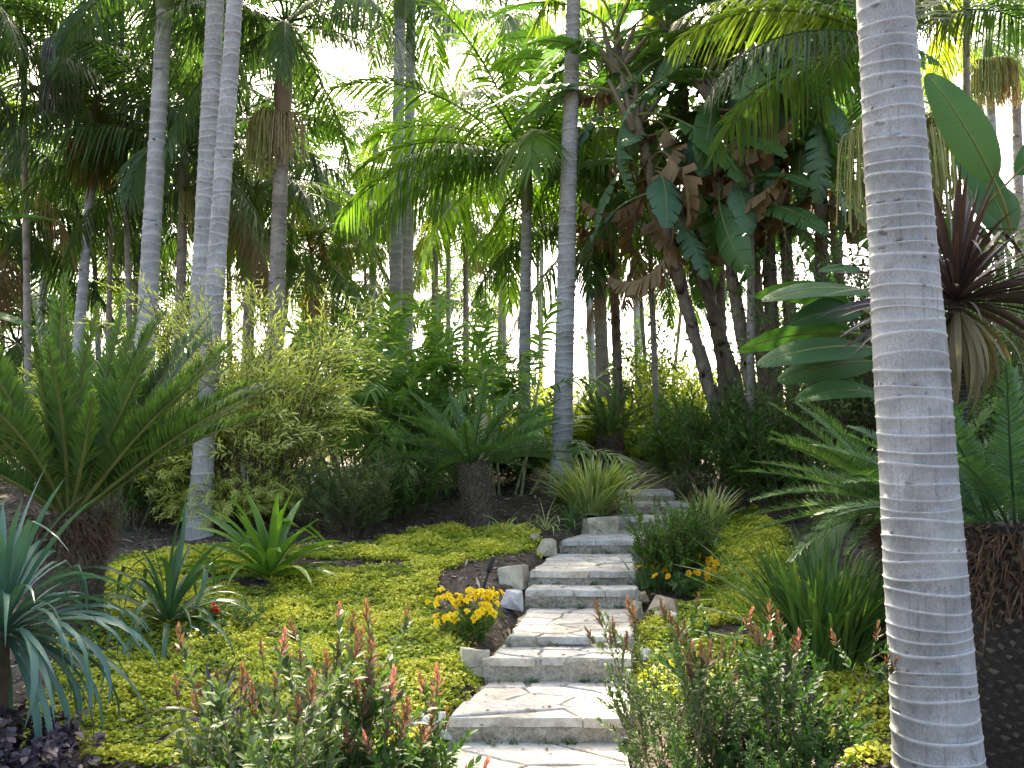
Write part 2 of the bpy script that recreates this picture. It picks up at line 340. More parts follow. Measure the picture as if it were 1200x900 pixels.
# ------------------------------------------------------------------ stairway
def noise3(p):
    x, y, z = p[..., 0], p[..., 1], p[..., 2]
    return (np.sin(x*9.1 + y*3.3 + 1.7) * np.sin(y*11.3 - z*7.1 + .4) + .6*np.sin(x*23.7 + z*19.1) * np.sin(y*27.3 + x*5.1 + 2) + .4*np.sin(z*51 + x*33)*np.sin(y*47 - x*29))
def rough_block(q, z0, z1, amp=.02, cell=.04):
    """q: four corners front-left, front-right, back-right, back-left"""
    q = np.asarray(q, float); mb = MB()
    fl, fr, br, bl = q
    nu = max(3, int(np.linalg.norm(fr-fl)/cell)); nv = max(3, int(np.linalg.norm(bl-fl)/cell)); nw = max(3, int((z1-z0)/(cell*.7)))
    def patch(A, B, C, D, n, m):
        u = np.linspace(0, 1, n+1)[None, :, None]; v = np.linspace(0, 1, m+1)[:, None, None]
        p = A*(1-u)*(1-v) + B*u*(1-v) + C*u*v + D*(1-u)*v
        i = (np.arange(m)[:, None]*(n+1) + np.arange(n)[None]).ravel()
        return p.reshape(-1, 3), np.stack([i, i+1, i+n+2, i+n+1], 1)
    def e(p, z): return np.array((p[0], p[1], z))
    ctr = np.append(q.mean(0), (z0+z1)/2)
    for (A, B, C, D, n, m) in ((e(fl, z1), e(fr, z1), e(br, z1), e(bl, z1), nu, nv), (e(fl, z0), e(fr, z0), e(fr, z1), e(fl, z1), nu, nw),
                               (e(fr, z0), e(br, z0), e(br, z1), e(fr, z1), nv, nw), (e(bl, z0), e(fl, z0), e(fl, z1), e(bl, z1), nv, nw)):
        p, f = patch(A, B, C, D, n, m)
        edge = np.clip(1 - (z1 - p[:, 2])/.03, 0, 1)
        dirv = nrm((p - ctr)*np.array((1, 1, .0)) + 1e-6)
        out = noise3(p)[:, None]*amp
        p = p + dirv*out - np.array((0, 0, 1))*(edge*(.003 + .003*np.abs(noise3(p*1.7))))[:, None] - dirv*(edge*.008)[:, None]
        mb.add(p, f)
    return mb
def clip(poly, a, n):
    out = []
    for i in range(len(poly)):
        p, q = poly[i], poly[(i+1) % len(poly)]; dp, dq = np.dot(p-a, n), np.dot(q-a, n)
        if dp <= 0: out.append(p)
        if dp*dq < 0: out.append(p + (q-p)*dp/(dp-dq))
    return out
def flag_mesh(poly, th, rs, proud):
    poly = [np.asarray(p) for p in poly]; c = np.mean(poly, 0)
    pts = []
    for i in range(len(poly)):
        p, q = poly[i], poly[(i+1) % len(poly)]
        pts.append(p); L = np.linalg.norm(q-p)
        if L > .14:
            nrmv = np.array((q[1]-p[1], p[0]-q[0]))/L
            for f in ((.33, .67) if L > .3 else (.5,)): pts.append(p + (q-p)*(f + rs.uniform(-.06, .06)) - nrmv*rs.uniform(-.004, .012))
    pts = np.array([p + rs.normal(size=2)*.006 for p in pts]); n = len(pts)
    d = nrm(pts - c); tilt = rs.normal(size=2)*.004
    def ringz(off, z): 
        r = pts - d*off; return np.column_stack([r, z + (r - c) @ tilt*2])
    V = np.concatenate([ringz(.0, -th), ringz(0, proud-.008), ringz(.004, proud-.002), ringz(.012, proud + rs.normal(size=n)*.0008), [[c[0], c[1], proud]]])
    F = []; i = np.arange(n); j = (i+1) % n
    for k in range(3): F.append(np.stack([i+k*n, j+k*n, j+k*n+n, i+k*n+n], 1))
    F.append(np.stack([i+3*n, j+3*n, np.full(n, 4*n)], 1))
    V[:, :2] -= c; V[-1, 2] = proud
    mb = MB(); mb.add(V, F, 0, rs.uniform()); return mb, c
STEPS = [  # y front, y back, z, front left x, front right x, back left x, back right x, stone count
    (1.2, 5.34, .00, -.42, .66, -.28, .60, 26),
    (5.30, 6.18, .14, -.36, .64, -.14, .76, 10),
    (6.13, 6.54, .29, -.17, .76, -.08, .80, 7),
    (6.48, 7.74, .360, -.03, .82, .12, .98, 13),
    (7.70, 8.08, .505, .10, 1.02, .16, 1.06, 5),
    (8.02, 9.58, .615, .13, 1.06, .45, 1.22, 14),
    (9.52, 10.9, .750, .48, 1.28, .95, 1.95, 11),
    (10.75, 11.45, .905, 1.14, 2.05, 1.2, 2.1, 6),
    (11.32, 12.05, 1.04, 1.24, 2.25, 1.2, 2.3, 6),
    (11.95, 13.2, 1.15, 1.28, 2.05, 1.3, 2.2, 8)]
stairs = thing('stairway', 'weathered stairway of pale flagstone steps climbing through the garden', 'stairs', (.13, 5.3, 0))
def build_steps():
    rs = np.random.RandomState(11); o0 = np.array((.13, 5.3, 0))
    for si, (yf, yb, z, fl, fr, bl, br, ns) in enumerate(STEPS):
        q = np.array([(fl, yf), (fr, yf + rs.uniform(-.03, .03)), (br, yb), (bl, yb)]) - o0[:2]
        step = obj('step', rough_block(q, z-.34, z-.002).mesh('step', ['concrete']), stairs)
        # flagstones: cells of a jittered set of sites, cut to the tread
        q2 = q.copy(); q2[:2, 1] -= .012; q2[0, 0] += .015; q2[1, 0] -= .015; q2[2, 0] -= .02; q2[3, 0] += .02
        sites = []; asp = 1.7
        tries = 0
        while len(sites) < ns and tries < 4000:
            tries += 1
            u, v = rs.uniform(), rs.uniform(); p = (q2[0]*(1-u) + q2[1]*u)*(1-v) + (q2[3]*(1-u) + q2[2]*u)*v
            area = abs(np.cross(q2[1]-q2[0], q2[3]-q2[0])); r = .72*math.sqrt(area/ns)
            if all(math.hypot((p[0]-s[0])/1.25, (p[1]-s[1])*1.25) > r*(1-tries/5000) for s in sites): sites.append(p)
        edge = []
        for a_, b_, am in ((q2[0], q2[1], .024), (q2[1], q2[2], .03), (q2[2], q2[3], 0), (q2[3], q2[0], .03)):
            kk = max(2, int(np.linalg.norm(b_-a_)/.13)); nn = np.array((b_[1]-a_[1], a_[0]-b_[0]))/np.linalg.norm(b_-a_)
            for e_ in range(kk): edge.append(a_ + (b_-a_)*e_/kk + nn*rs.uniform(-.6, .8)*am*(e_ > 0))
        for s in sites:
            poly = [np.array(p) for p in edge]
            for o in sites:
                if o is s: continue
                m = (s+o)/2; n = (o-s)*np.array((1/1.5, 1.5)); n = n/np.linalg.norm(n)
                poly = clip(poly, m - n*.008, n)
                if len(poly) < 3: break
            if len(poly) < 3: continue
            ar = .5*abs(sum(poly[i][0]*poly[(i+1) % len(poly)][1] - poly[(i+1) % len(poly)][0]*poly[i][1] for i in range(len(poly))))
            if ar < .004: continue
            mb, c = flag_mesh(poly, .045 if min(p[1] for p in poly) < q2[:2, 1].max() + .02 else .03, rs, .007 + rs.uniform(-.003, .004))
            obj('flagstone', mb.mesh('flagstone', ['flag'], False), step, (c[0], c[1], z))
build_steps()

# ------------------------------------------------------------------ rocks, garden light
def rock(px, py, w_px, h_px, mat, label, seed, flat=.75, box=False):
    b = gp(px, py); d = b[1]; w_ = w_px*d/FOC; h = h_px*d/FOC
    rs = np.random.RandomState(seed)
    import bmesh
    bm = bmesh.new()
    for cx in (-1, 1):
        for cy_ in (-1, 1):
            for cz in (-1, 1):
                tp = (1 if box else .6) if cz > 0 else 1; bm.verts.new(np.array((cx*tp, cy_*tp, cz))*np.array((w_*.5, w_*.5*flat, h*.56))*(1 + rs.uniform(-.24, .1, 3)))
    bm.verts.new(np.array((rs.uniform(-.4, .4), -1.12, rs.uniform(-.2, .5)))*np.array((w_*.5, w_*.5*flat, h*.56)))
    r_ = bmesh.ops.convex_hull(bm, input=bm.verts); bmesh.ops.delete(bm, geom=[v for v in bm.verts if not v.link_faces], context='VERTS')
    bmesh.ops.dissolve_limit(bm, angle_limit=R(14), verts=bm.verts, edges=bm.edges)
    bmesh.ops.bevel(bm, geom=list(bm.edges), offset=min(w_, h)*.03, segments=1, affect='EDGES')
    bmesh.ops.triangulate(bm, faces=bm.faces); bmesh.ops.subdivide_edges(bm, edges=bm.edges, cuts=1)
    for v in bm.verts: v.co += v.co.normalized()*float(noise3(np.array(v.co)*3 + seed))*min(w_, h)*.02
    me = bpy.data.meshes.new('rock'); bm.to_mesh(me); bm.free(); me.materials.append(M[mat])
    o = obj('rock', me, None, (b[0], b[1], b[2] + h*.16), (rs.uniform(-.2, .2), rs.uniform(-.2, .2), rs.uniform(-.5, .5)))
    tag(o, label, 'rock', 'edging rocks along the stairway')
for k, a in enumerate([
    (602, 684, 33, 24, 'rockp', 'squarish cream edging rock left of the steps, just above a white triangular one', .7, True),
    (601, 706, 29, 19, 'rockw', 'white triangular edging rock below the squarish cream one', .7, False),
    (555, 783, 32, 28, 'rockp', 'cream block of rock at the left foot of the steps below the yellow flowers', .7, True),
    (642, 646, 24, 20, 'rockp', 'pale pointed rock at the left end of the upper landing step', .8, False),
    (703, 620, 40, 20, 'rockp', 'long pale rock below the variegated grass beside the upper steps', .6, True),
    (627, 633, 14, 9, 'rockt', 'small tan stone left of the pale pointed rock', .8, False),
    (745, 718, 17, 19, 'rockp', 'small upright pale rock at the right edge of the steps', .8, False),
    (780, 712, 42, 18, 'rockt', 'broad tan rock in front of the orange-yellow lilies', .8, False),
    (752, 701, 20, 9, 'rockt', 'low brown stone beside the broad tan rock by the lilies', .8, False),
    (772, 724, 14, 10, 'rockp', 'tiny cream stone in front of the broad tan rock', .8, False),
    (788, 725, 14, 10, 'rockw', 'tiny white stone on the right below the broad tan rock', .8, False),
    (829, 634, 20, 13, 'rockw', 'flat white stone behind the round green bush', .8, True),
    (503, 852, 56, 24, 'rockw', 'long smooth bluish white rock beside the lowest big step', .6, False),
    (757, 772, 14, 14, 'rockw', 'small white stone in the golden creeper right of the steps', .8, False),
    (738, 806, 16, 24, 'rockp', 'pale rock half hidden by the bronze-tipped shrub right of the steps', .8, False)]):
    rock(*a[:6], 50+k, a[6], a[7])
def garden_light():
    b = gp(563, 701); t_ = at(578, 653, b[1] + .05)
    v = t_ - b; o = thing('garden_spike_light', 'slim black rod light leaning in the bare soil left of the steps', 'garden light', b)
    P = np.array([v*f for f in (-.15, 0, .3, .62, .64, .97, 1.0)])
    obj('rod', tube(P[:4], [.008, .012, .012, .012], 8).mesh('rod', ['black']), o)
    obj('lamp_head', tube(P[3:], [.016, .02, .02, .017], 10).mesh('lamp_head', ['black']), o)
garden_light()

# ------------------------------------------------------------------ fronds and leaves (shared meshes)
def frond(seed, L, pairs, ll, lw, elev, bend, vee=10, hang=.5, seg=4, a0=78, a1=28, base=.1, tipw=.25, rr=.018, roll=0, jit=.06, peak=.35, mats=('palm', 'rachis'), yellow=0):
    rs = np.random.RandomState(seed); n = 26
    t = np.linspace(0, 1, n); ang = R(elev) - R(bend)*t**1.4
    step = L/(n-1); T = np.stack([np.cos(ang), np.zeros(n), np.sin(ang)], 1)
    side_sway = rs.normal()*.12; T[:, 1] = side_sway*t; T = nrm(T)
    P = np.concatenate([[[0, 0, 0]], np.cumsum(T[:-1]*step, 0)])
    mb = MB(); tube(P, rr*(1 - .85*t) + .002, 5, 1, .3, mb)
    u = base + (1-base)*(np.arange(pairs) + .5)/pairs; u = np.repeat(u, 2); s = np.tile([1., -1.], pairs)
    u = np.clip(u + rs.normal(size=len(u))*.3/pairs, base, .995); K = len(u)
    Pb = np.stack([np.interp(u, t, P[:, k]) for k in range(3)], 1); Tb = nrm(np.stack([np.interp(u, t, T[:, k]) for k in range(3)], 1))
    Yv = nrm(np.cross(np.array((0, 0, 1.)), Tb)); Nv = np.cross(Tb, Yv)
    rl = R(roll)*u; Y2 = Yv*np.cos(rl)[:, None] + Nv*np.sin(rl)[:, None]; N2 = np.cross(Tb, Y2)
    v0 = R(vee)*(1 + rs.normal(size=K)*.5) + rs.normal(size=K)*jit; aa = R(a0) + (R(a1)-R(a0))*((u-base)/(1-base))**1.2 + rs.normal(size=K)*jit
    D = Tb*np.cos(aa)[:, None] + (Y2*(s*np.cos(v0))[:, None] + N2*np.sin(v0)[:, None])*np.sin(aa)[:, None]
    x = (u-base)/(1-base); prof = np.where(x < peak, .45 + .55*(x/peak)**.7, 1 - (1-tipw)*((x-peak)/(1-peak))**1.6)
    ln = ll*prof*(1 + rs.normal(size=K)*.07); q = np.linspace(0, 1, seg+1)[None, :, None]
    h = hang*(1 + rs.normal(size=K)*.25)
    path = D[:, None]*q + np.array((0, 0, -1.))*(h[:, None, None]*q**2)
    path = Pb[:, None] + path*ln[:, None, None]/np.sqrt(1 + .55*h[:, None, None]**2)
    wprof = np.array([.55] + [1 - .9*(k/seg)**2.2 for k in range(1, seg+1)]); W = lw*(.6 + .4*prof)[:, None]*wprof[None]
    S = nrm(np.cross(np.gradient(path, axis=1), N2[:, None]))
    c = rs.uniform(size=K)*.6 + .2 + yellow*x
    ribbons(path, W, S, c, 0, mb)
    return mb.mesh('frond', mats)
def fset(specs, **kw): return [frond(*s, **kw) for s in specs]
def retone(meshes, mats):
    out = []
    for m in meshes:
        k = m.copy(); k.materials.clear()
        for x in mats: k.materials.append(M[x])
        out.append(k)
    return out
KE = [80, 66, 52, 38, 24, 8, -10, -35]
KP = []
for k, e in enumerate(KE):
    for v in range(2):
        KP.append(frond(100+10*k+v, 2.6, 56, .62, .0185, e, [32, 46, 60, 70, 74, 68, 56, 40][k] + 8*v, vee=[25, 20, 12, 4, -4, -10, -15, -20][k], hang=[.18, .28, .4, .5, .62, .8, .85, .8][k]*(1 + .4*v), roll=(-1)**v*28))
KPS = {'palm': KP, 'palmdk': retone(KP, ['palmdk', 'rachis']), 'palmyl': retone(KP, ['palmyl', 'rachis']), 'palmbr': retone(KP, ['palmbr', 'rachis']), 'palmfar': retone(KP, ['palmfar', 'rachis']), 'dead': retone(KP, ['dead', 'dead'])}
def pick(elev): return int(np.argmin([abs(e-elev) for e in KE]))
def set_frond(par, z, az, elev, sc, tone, rs, off=.1, name='frond'):
    me = KPS[tone][pick(elev)*2 + rs.randint(2)]
    return obj(name, me, par, (off*cos(az), off*sin(az), z), (rs.normal()*.05, rs.normal()*.04, az), sc)

def fruit_mesh(seed, mat, n=70, length=.75, reach=.22):
    rs = np.random.RandomState(seed); mb = MB()
    az = rs.normal(size=n)*.75; r = reach*rs.uniform(.35, 1.15, n); ln = length*rs.uniform(.55, 1.05, n); q = np.linspace(0, 1, 8)
    P = np.zeros((n, 8, 3)); sw = rs.normal(size=(n, 2))*.03
    rad = r[:, None]*np.minimum(1, q*3.2)[None]**.8
    P[..., 0] = rad*np.cos(az)[:, None] + sw[:, :1]*q*1.5; P[..., 1] = rad*np.sin(az)[:, None]*1.2 + sw[:, 1:]*q*1.5
    P[..., 2] = .1*np.sin(np.minimum(q*3.2, 1)*pi*.6)[None] - (ln[:, None]*np.clip(q-.2, 0, 1)[None]/.8)
    W = np.tile(.0045 + .0035*((np.arange(8) % 2)), (n, 1)); tubes(P, W, rs.uniform(size=n), 0, mb)
    k = n*7; i = rs.randint(0, n, k); jj = rs.randint(3, 8, k); B = P[i, jj] + rs.normal(size=(k, 3))*.008
    leaves(B, rdirs(rs, k), rdirs(rs, k), np.full(k, .02), np.full(k, .009), rs.uniform(size=k), 0, mb, droop=0)
    tube(np.array([(0, 0, -.02), (reach*.3, 0, .06), (reach*.7, 0, .05)]), [.03, .025, .012], 6, 0, .5, mb)
    return mb.mesh('fruit_cluster', [mat])
FR = {m: [fruit_mesh(s, m, 110, .85, .33) for s in (1, 2)] for m in ('fruitg', 'fruitt', 'fruitgrey', 'fruitor')}

def trunk_mesh(V, r_of, H, seg, spacing, mat, seed, ring=.012, bow=(0, 0), wob=.3, foot_=.0):
    """V top offset from base; ringed trunk"""
    rs = np.random.RandomState(seed); zs = []; A = []; dr = []; z = -.25; k = 0; ph = []
    while z < H:
        s = spacing*rs.uniform(.62, 1.38)*(1 if z < H*.5 else .9); rk = rs.uniform(.35, 1.25)
        p_ = rs.uniform(0, tau)
        prof = ((0, 0, .0), (.3, 0, .0), (.76, .1, .0), (.86, .9, .75), (.91, 1, 1), (.975, .1, .1)) if ring and spacing < .12 else ((0, 0, 0), (.65, .1, .1), (.82, 1, 1))
        for f, b, a in prof: zs.append(z + s*f); dr.append(b*ring*rk); A.append(a*min(1, .35 + .6*rk)); ph.append(p_)
        z += s
    zs = np.array(zs); n = len(zs); th = np.arange(seg)*tau/seg
    u = np.clip(zs/H, 0, 1.02)
    ax = np.stack([V[0]*u + bow[0]*np.sin(pi*u), V[1]*u + bow[1]*np.sin(pi*u)], 1)
    r = np.array([r_of(zz) for zz in zs])[:, None] + (np.array(dr)[:, None]*r_of(1.5)/.12)
    r = r*(1 + .012*np.sin(zs*2.3 + seed)[:, None] + .008*np.sin(zs*7.1)[:, None] + .025*np.sin(th[None]*2 + 1.1 + zs[:, None]*.4) + .012*np.sin(th*5 + zs[:, None]*1.3)) + ring*.12*rs.normal(size=(n, seg))
    zz = zs[:, None] + wob*spacing*(np.sin(th[None] + np.array(ph)[:, None])*.5 + .35*np.sin(2*th[None] + np.array(ph)[:, None]*1.7))
    V3 = np.stack([ax[:, :1] + r*np.cos(th)[None], ax[:, 1:] + r*np.sin(th)[None], zz], -1)
    i = (np.arange(n-1)[:, None]*seg + np.arange(seg)[None]).ravel(); j = (np.arange(n-1)[:, None]*seg + (np.arange(seg)+1)[None] % seg).ravel()
    mb = MB(); av = np.array(A)[:, None]*(1 + rs.normal(size=(n, seg))*.15); mb.add(V3.reshape(-1, 3), np.stack([i, j, j+seg, i+seg], 1), 0, np.clip(av, 0, 1).ravel())
    return mb.mesh('trunk', [mat])

PALMS = 'tall palms standing in the garden'
def palm(label, d, pts, crown=None, H=None, r=.1, n=14, sc=1.0, tone='palm', tmat='trunk', seed=0, spacing=.14, seg=16, shaft='shaft', shaft_len=.9, fruit=(), rtop=.72, group=PALMS, flare=.25, lo=-30, hi=82, name='palm_tree', extra=(), dead=0, thin=None):
    """pts: two (px, py) on the trunk's centre line at distance d; crown = pixel row of its top, or H metres"""
    rs = np.random.RandomState(seed+7)
    A, B = at(*pts[0], d), at(*pts[1], d)
    zt = (at(600, crown, d)[2] if crown is not None else H)
    def xat(z): return A[0] + (B[0]-A[0])*(z-A[2])/(B[2]-A[2])
    z0 = 0
    for _ in range(3): z0 = float(ground(xat(z0), d, False))
    b = np.array((xat(z0), d, z0)); hh = zt - z0; V = (xat(zt) - b[0], rs.normal()*.02*hh)
    o = thing(name, label, 'palm tree', b, group)
    rf = lambda z: r*(1 + flare*math.exp(-max(z, 0)/.35) - (1-rtop)*min(max(z/hh, 0), 1)**1.0)
    th = hh - shaft_len
    Vt = (V[0]*th/hh, V[1]*th/hh)
    obj('trunk', trunk_mesh(Vt, rf, th, seg, spacing, tmat, seed, ring=.010), o)
    top = np.array((V[0], V[1], hh)); st = np.array((Vt[0], Vt[1], th)); rt = rf(th)
    q = np.linspace(0, 1, 7)[:, None]; P = st*(1-q) + top*q
    obj('crownshaft', tube(P, rt*np.array([1.02, 1.28, 1.32, 1.2, 1.02, .8, .5]), 12, 0, 0).mesh('crownshaft', [shaft]), o)
    head = bpy.data.objects.new('crown', None)   # fronds hang on the tree itself, their foot at the crownshaft's top
    bpy.data.objects.remove(head)
    ga = rs.uniform(0, tau)
    for k in range(n):
        f = (k + .5)/n; el = hi + (lo-hi)*f**.85 + rs.normal()*5; az = ga + k*2.39996
        set_frond_at(o, top - np.array((0, 0, 1))*(.05 + .12*f), az, el, sc*rs.uniform(.85, 1.1), 'palmyl' if k >= n-3 and rs.rand() < .3 else tone, rs)
    for az, el, s_, tn in extra: set_frond_at(o, top - np.array((0, 0, .1)), R(az), el, s_, tn or tone, rs)
    for k in range(dead): set_frond_at(o, top - np.array((0, 0, .3)), rs.uniform(0, tau), -35, sc*.9, 'dead', rs, 'dead_frond')
    for (az, m, s_) in fruit:
        obj('fruit_cluster', FR[m][rs.randint(2)], o, st + np.array((cos(R(az))*rt*.9, sin(R(az))*rt*.9, -.02)), (0, 0, R(az)), s_)
    return o
def set_frond_at(par, p, az, elev, sc, tone, rs, name='frond'):
    me = KPS[tone][pick(elev)*2 + rs.randint(2)]
    return obj(name, me, par, (p[0] + .05*cos(az), p[1] + .05*sin(az), p[2]), (rs.normal()*.06, R(KE[pick(elev)] - elev) + rs.normal()*.03, az), sc)

# --- the foreground trunk
def near_palm():
    d = 4.0; A, B = at(1101, 900, d), at(1041, 0, d)
    def xat(z): return A[0] + (B[0]-A[0])*(z-A[2])/(B[2]-A[2])
    z0 = float(ground(xat(0), d, False)); b = np.array((xat(z0), d, z0)); hh = 9.3
    o = thing('palm_tree', 'thick ringed pale grey palm trunk in the right foreground', 'palm tree', b, PALMS)
    xs = [-1, 0, .3, 1.0, 1.9, 2.8, 3.7, 6, 9.5]; rr = [.198, .188, .177, .163, .147, .130, .115, .106, .10]
    rf = lambda z: float(np.interp(z, xs, rr))
    V = (xat(z0+hh) - b[0], .1); th = hh - 1.0
    obj('trunk', trunk_mesh((V[0]*th/hh, .09), rf, th, 56, .064, 'trunknear', 3, ring=.0036, wob=.22), o)
    top = np.array((V[0], V[1], hh)); st = np.array((V[0]*th/hh, .09, th)); q = np.linspace(0, 1, 7)[:, None]
    obj('crownshaft', tube(st*(1-q) + top*q, .1*np.array([1.02, 1.28, 1.32, 1.2, 1.02, .8, .5]), 14).mesh('crownshaft', ['shaft']), o)
    rs = np.random.RandomState(5)
    for k in range(13): set_frond_at(o, top - np.array((0, 0, .1)), k*2.39996, 80 - 110*((k+.5)/13)**.9, rs.uniform(.9, 1.05), 'palm', rs)
near_palm()

# --- the palms one can tell apart
palm('smooth white palm trunk beside the upper steps, middle of the garden', 12.5, ((657, 575), (672, 0)), H=11.5, r=.135, seed=1, spacing=.10, seg=24, rtop=.55, flare=.22)
palm('slender palm with arching bright fronds just left of the smooth white trunk', 15, ((613, 560), (617, 260)), crown=185, r=.105, seed=2, n=24, sc=1.32, tone='palmbr', tmat='trunk', spacing=.12, lo=-15,
     extra=((165, 42, 1.2, 'palmbr'), (180, 24, 1.15, 'palmbr'), (200, 4, 1.1, 'palmbr'), (-12, 30, 1.05, 'palm'), (-20, 5, 1.05, 'palm'), (-60, 40, 1.0, 'palmbr')))
palm('left trunk of the crossing pair of tall white palms', 11.2, ((231, 400), (247, 0)), H=10.5, r=.125, seed=3, spacing=.11, seg=22, rtop=.78)
palm('right trunk of the crossing pair of tall white palms, curving at its foot', 9.7, ((236, 560), (268, 0)), H=9.6, r=.105, seed=4, spacing=.10, seg=22, rtop=.72, flare=.45)
palm('straight pale palm trunk left of the crossing pair', 13, ((170, 400), (188, 60)), H=8.9, r=.145, seed=5, spacing=.14, seg=18, rtop=.7, tone='palmdk')
palm('palm with a green and a tan hanging fruit cluster under its crown', 14, ((326, 320), (334, 100)), crown=22, r=.135, seed=6, n=16, sc=1.0, tone='palmdk', tmat='trunkbr', shaft='shaftbr', shaft_len=1.65, spacing=.12, seg=18,
     fruit=((205, 'fruitg', 1.15), (-75, 'fruitt', .95), (165, 'fruitg', 1.0)), extra=((-20, 8, 1.0, 'palmdk'), (-5, 38, 1.05, 'palm'), (185, 10, 1.0, 'palmdk'), (170, 30, 1.0, 'palmdk')))
palm('leaning palm with a rust coloured fruit skirt at the far left', 15.5, ((86, 460), (105, 160)), crown=105, r=.098, seed=7, n=12, sc=.92, tone='palmdk', spacing=.2, seg=12, shaft='shaftbr', shaft_len=.9,
     fruit=((-70, 'fruitor', 1.1), (-150, 'fruitor', .95), (-10, 'fruitor', .95), (-120, 'fruitg', .9)))
_t = bpy.context.scene.objects['palm_tree.007']; _p = at(98, 62, 15.3)
obj('dry_flower_stalk', FR['fruitgrey'][0], _t, _p - np.array(_t.location), (0, 0, R(200)), 1.7)
palm('thin grey palm trunk leaning right near the left edge', 23, ((37, 500), (58, 270)), crown=195, r=.12, seed=8, n=13, sc=1.1, tone='palmdk', spacing=.25, seg=10)
palm('brown fibrous palm trunk between the pale trunk and the crossing pair', 15.5, ((210, 400), (214, 250)), crown=165, r=.10, seed=9, n=15, sc=1.15, tone='palmdk', tmat='trunkbr', shaft='shaftbr', spacing=.15, seg=12,
     fruit=((-10, 'fruitg', 1.0),), extra=((178, 20, 1.15, 'palmdk'), (200, -5, 1.15, 'palmdk'), (160, 35, 1.1, 'palmdk')), dead=1)
palm('dark grey palm trunk right of the crossing pair, fronds low', 17, ((291, 380), (293, 290)), crown=215, r=.125, seed=10, n=13, sc=1.05, tone='palmdk', tmat='trunkbr', spacing=.2, seg=12, dead=1)
palm('left trunk of the close pair of pale palms behind the cane palms', 18.5, ((463, 390), (467, 130)), H=11.4, r=.135, seed=11, n=15, sc=1.15, spacing=.15, seg=14, rtop=.8)
palm('right trunk of the close pair of pale palms behind the cane palms', 19.5, ((477, 390), (481, 40)), H=12.4, r=.125, seed=12, n=15, sc=1.15, spacing=.15, seg=14, rtop=.8)
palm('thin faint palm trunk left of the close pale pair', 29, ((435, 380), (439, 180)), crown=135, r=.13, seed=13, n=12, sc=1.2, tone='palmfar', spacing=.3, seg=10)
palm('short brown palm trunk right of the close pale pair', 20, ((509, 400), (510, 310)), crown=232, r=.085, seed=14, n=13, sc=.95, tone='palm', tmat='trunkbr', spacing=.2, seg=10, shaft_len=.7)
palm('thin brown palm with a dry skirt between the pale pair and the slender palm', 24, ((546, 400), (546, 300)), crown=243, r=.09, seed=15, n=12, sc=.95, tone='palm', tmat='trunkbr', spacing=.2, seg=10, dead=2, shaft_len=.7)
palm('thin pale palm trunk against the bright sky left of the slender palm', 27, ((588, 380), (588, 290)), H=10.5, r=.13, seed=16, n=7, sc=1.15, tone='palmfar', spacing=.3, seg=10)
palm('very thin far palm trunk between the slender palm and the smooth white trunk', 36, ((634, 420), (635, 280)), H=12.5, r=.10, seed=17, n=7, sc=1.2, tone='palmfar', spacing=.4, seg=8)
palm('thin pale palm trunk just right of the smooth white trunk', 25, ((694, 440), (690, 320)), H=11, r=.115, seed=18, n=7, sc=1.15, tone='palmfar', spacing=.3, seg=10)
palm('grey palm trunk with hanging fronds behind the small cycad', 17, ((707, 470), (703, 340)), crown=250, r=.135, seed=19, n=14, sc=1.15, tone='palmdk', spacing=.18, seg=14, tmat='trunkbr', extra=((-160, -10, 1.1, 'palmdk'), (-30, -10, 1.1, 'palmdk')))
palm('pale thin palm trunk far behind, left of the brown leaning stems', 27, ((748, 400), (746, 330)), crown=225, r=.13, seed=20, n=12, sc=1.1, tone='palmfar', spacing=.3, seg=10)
palm('slim young brown palm with dry skirt right of the small cycad', 15, ((770, 490), (764, 340)), crown=262, r=.055, seed=21, n=9, sc=.75, tone='palm', tmat='trunkbr', spacing=.12, seg=10, dead=3, shaft_len=.5)
palm('palm hidden behind the thick foreground trunk, fruit clusters showing either side', 8.8, ((1088, 560), (1050, 120)), crown=38, r=.10, seed=22, n=0, sc=.95, tone='palm', spacing=.12, seg=16, shaft_len=1.0,
     fruit=((185, 'fruitg', 1.25), (-5, 'fruitg', 1.25)), extra=((176, 26, .85, 'palmyl'), (188, 12, .78, 'palmdk'), (166, 44, .85, 'palmyl'), (30, 46, .9, 'palmdk'), (14, 34, .8, 'palmdk'), (120, 62, .9, None), (60, 66, .9, None), (150, 72, .9, None), (90, 30, .9, None), (205, 60, .8, None), (70, 5, .9, None), (130, 10, .9, None)))
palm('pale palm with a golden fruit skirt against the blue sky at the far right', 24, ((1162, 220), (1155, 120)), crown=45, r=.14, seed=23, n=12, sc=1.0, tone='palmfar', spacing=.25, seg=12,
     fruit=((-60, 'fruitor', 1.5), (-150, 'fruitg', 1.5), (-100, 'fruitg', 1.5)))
palm('brown palm trunk at the extreme right behind the broad upright leaf', 28, ((1192, 220), (1189, 110)), crown=62, r=.18, seed=24, n=12, sc=1.1, tone='palmfar', tmat='trunkbr', spacing=.3, seg=12, dead=1)

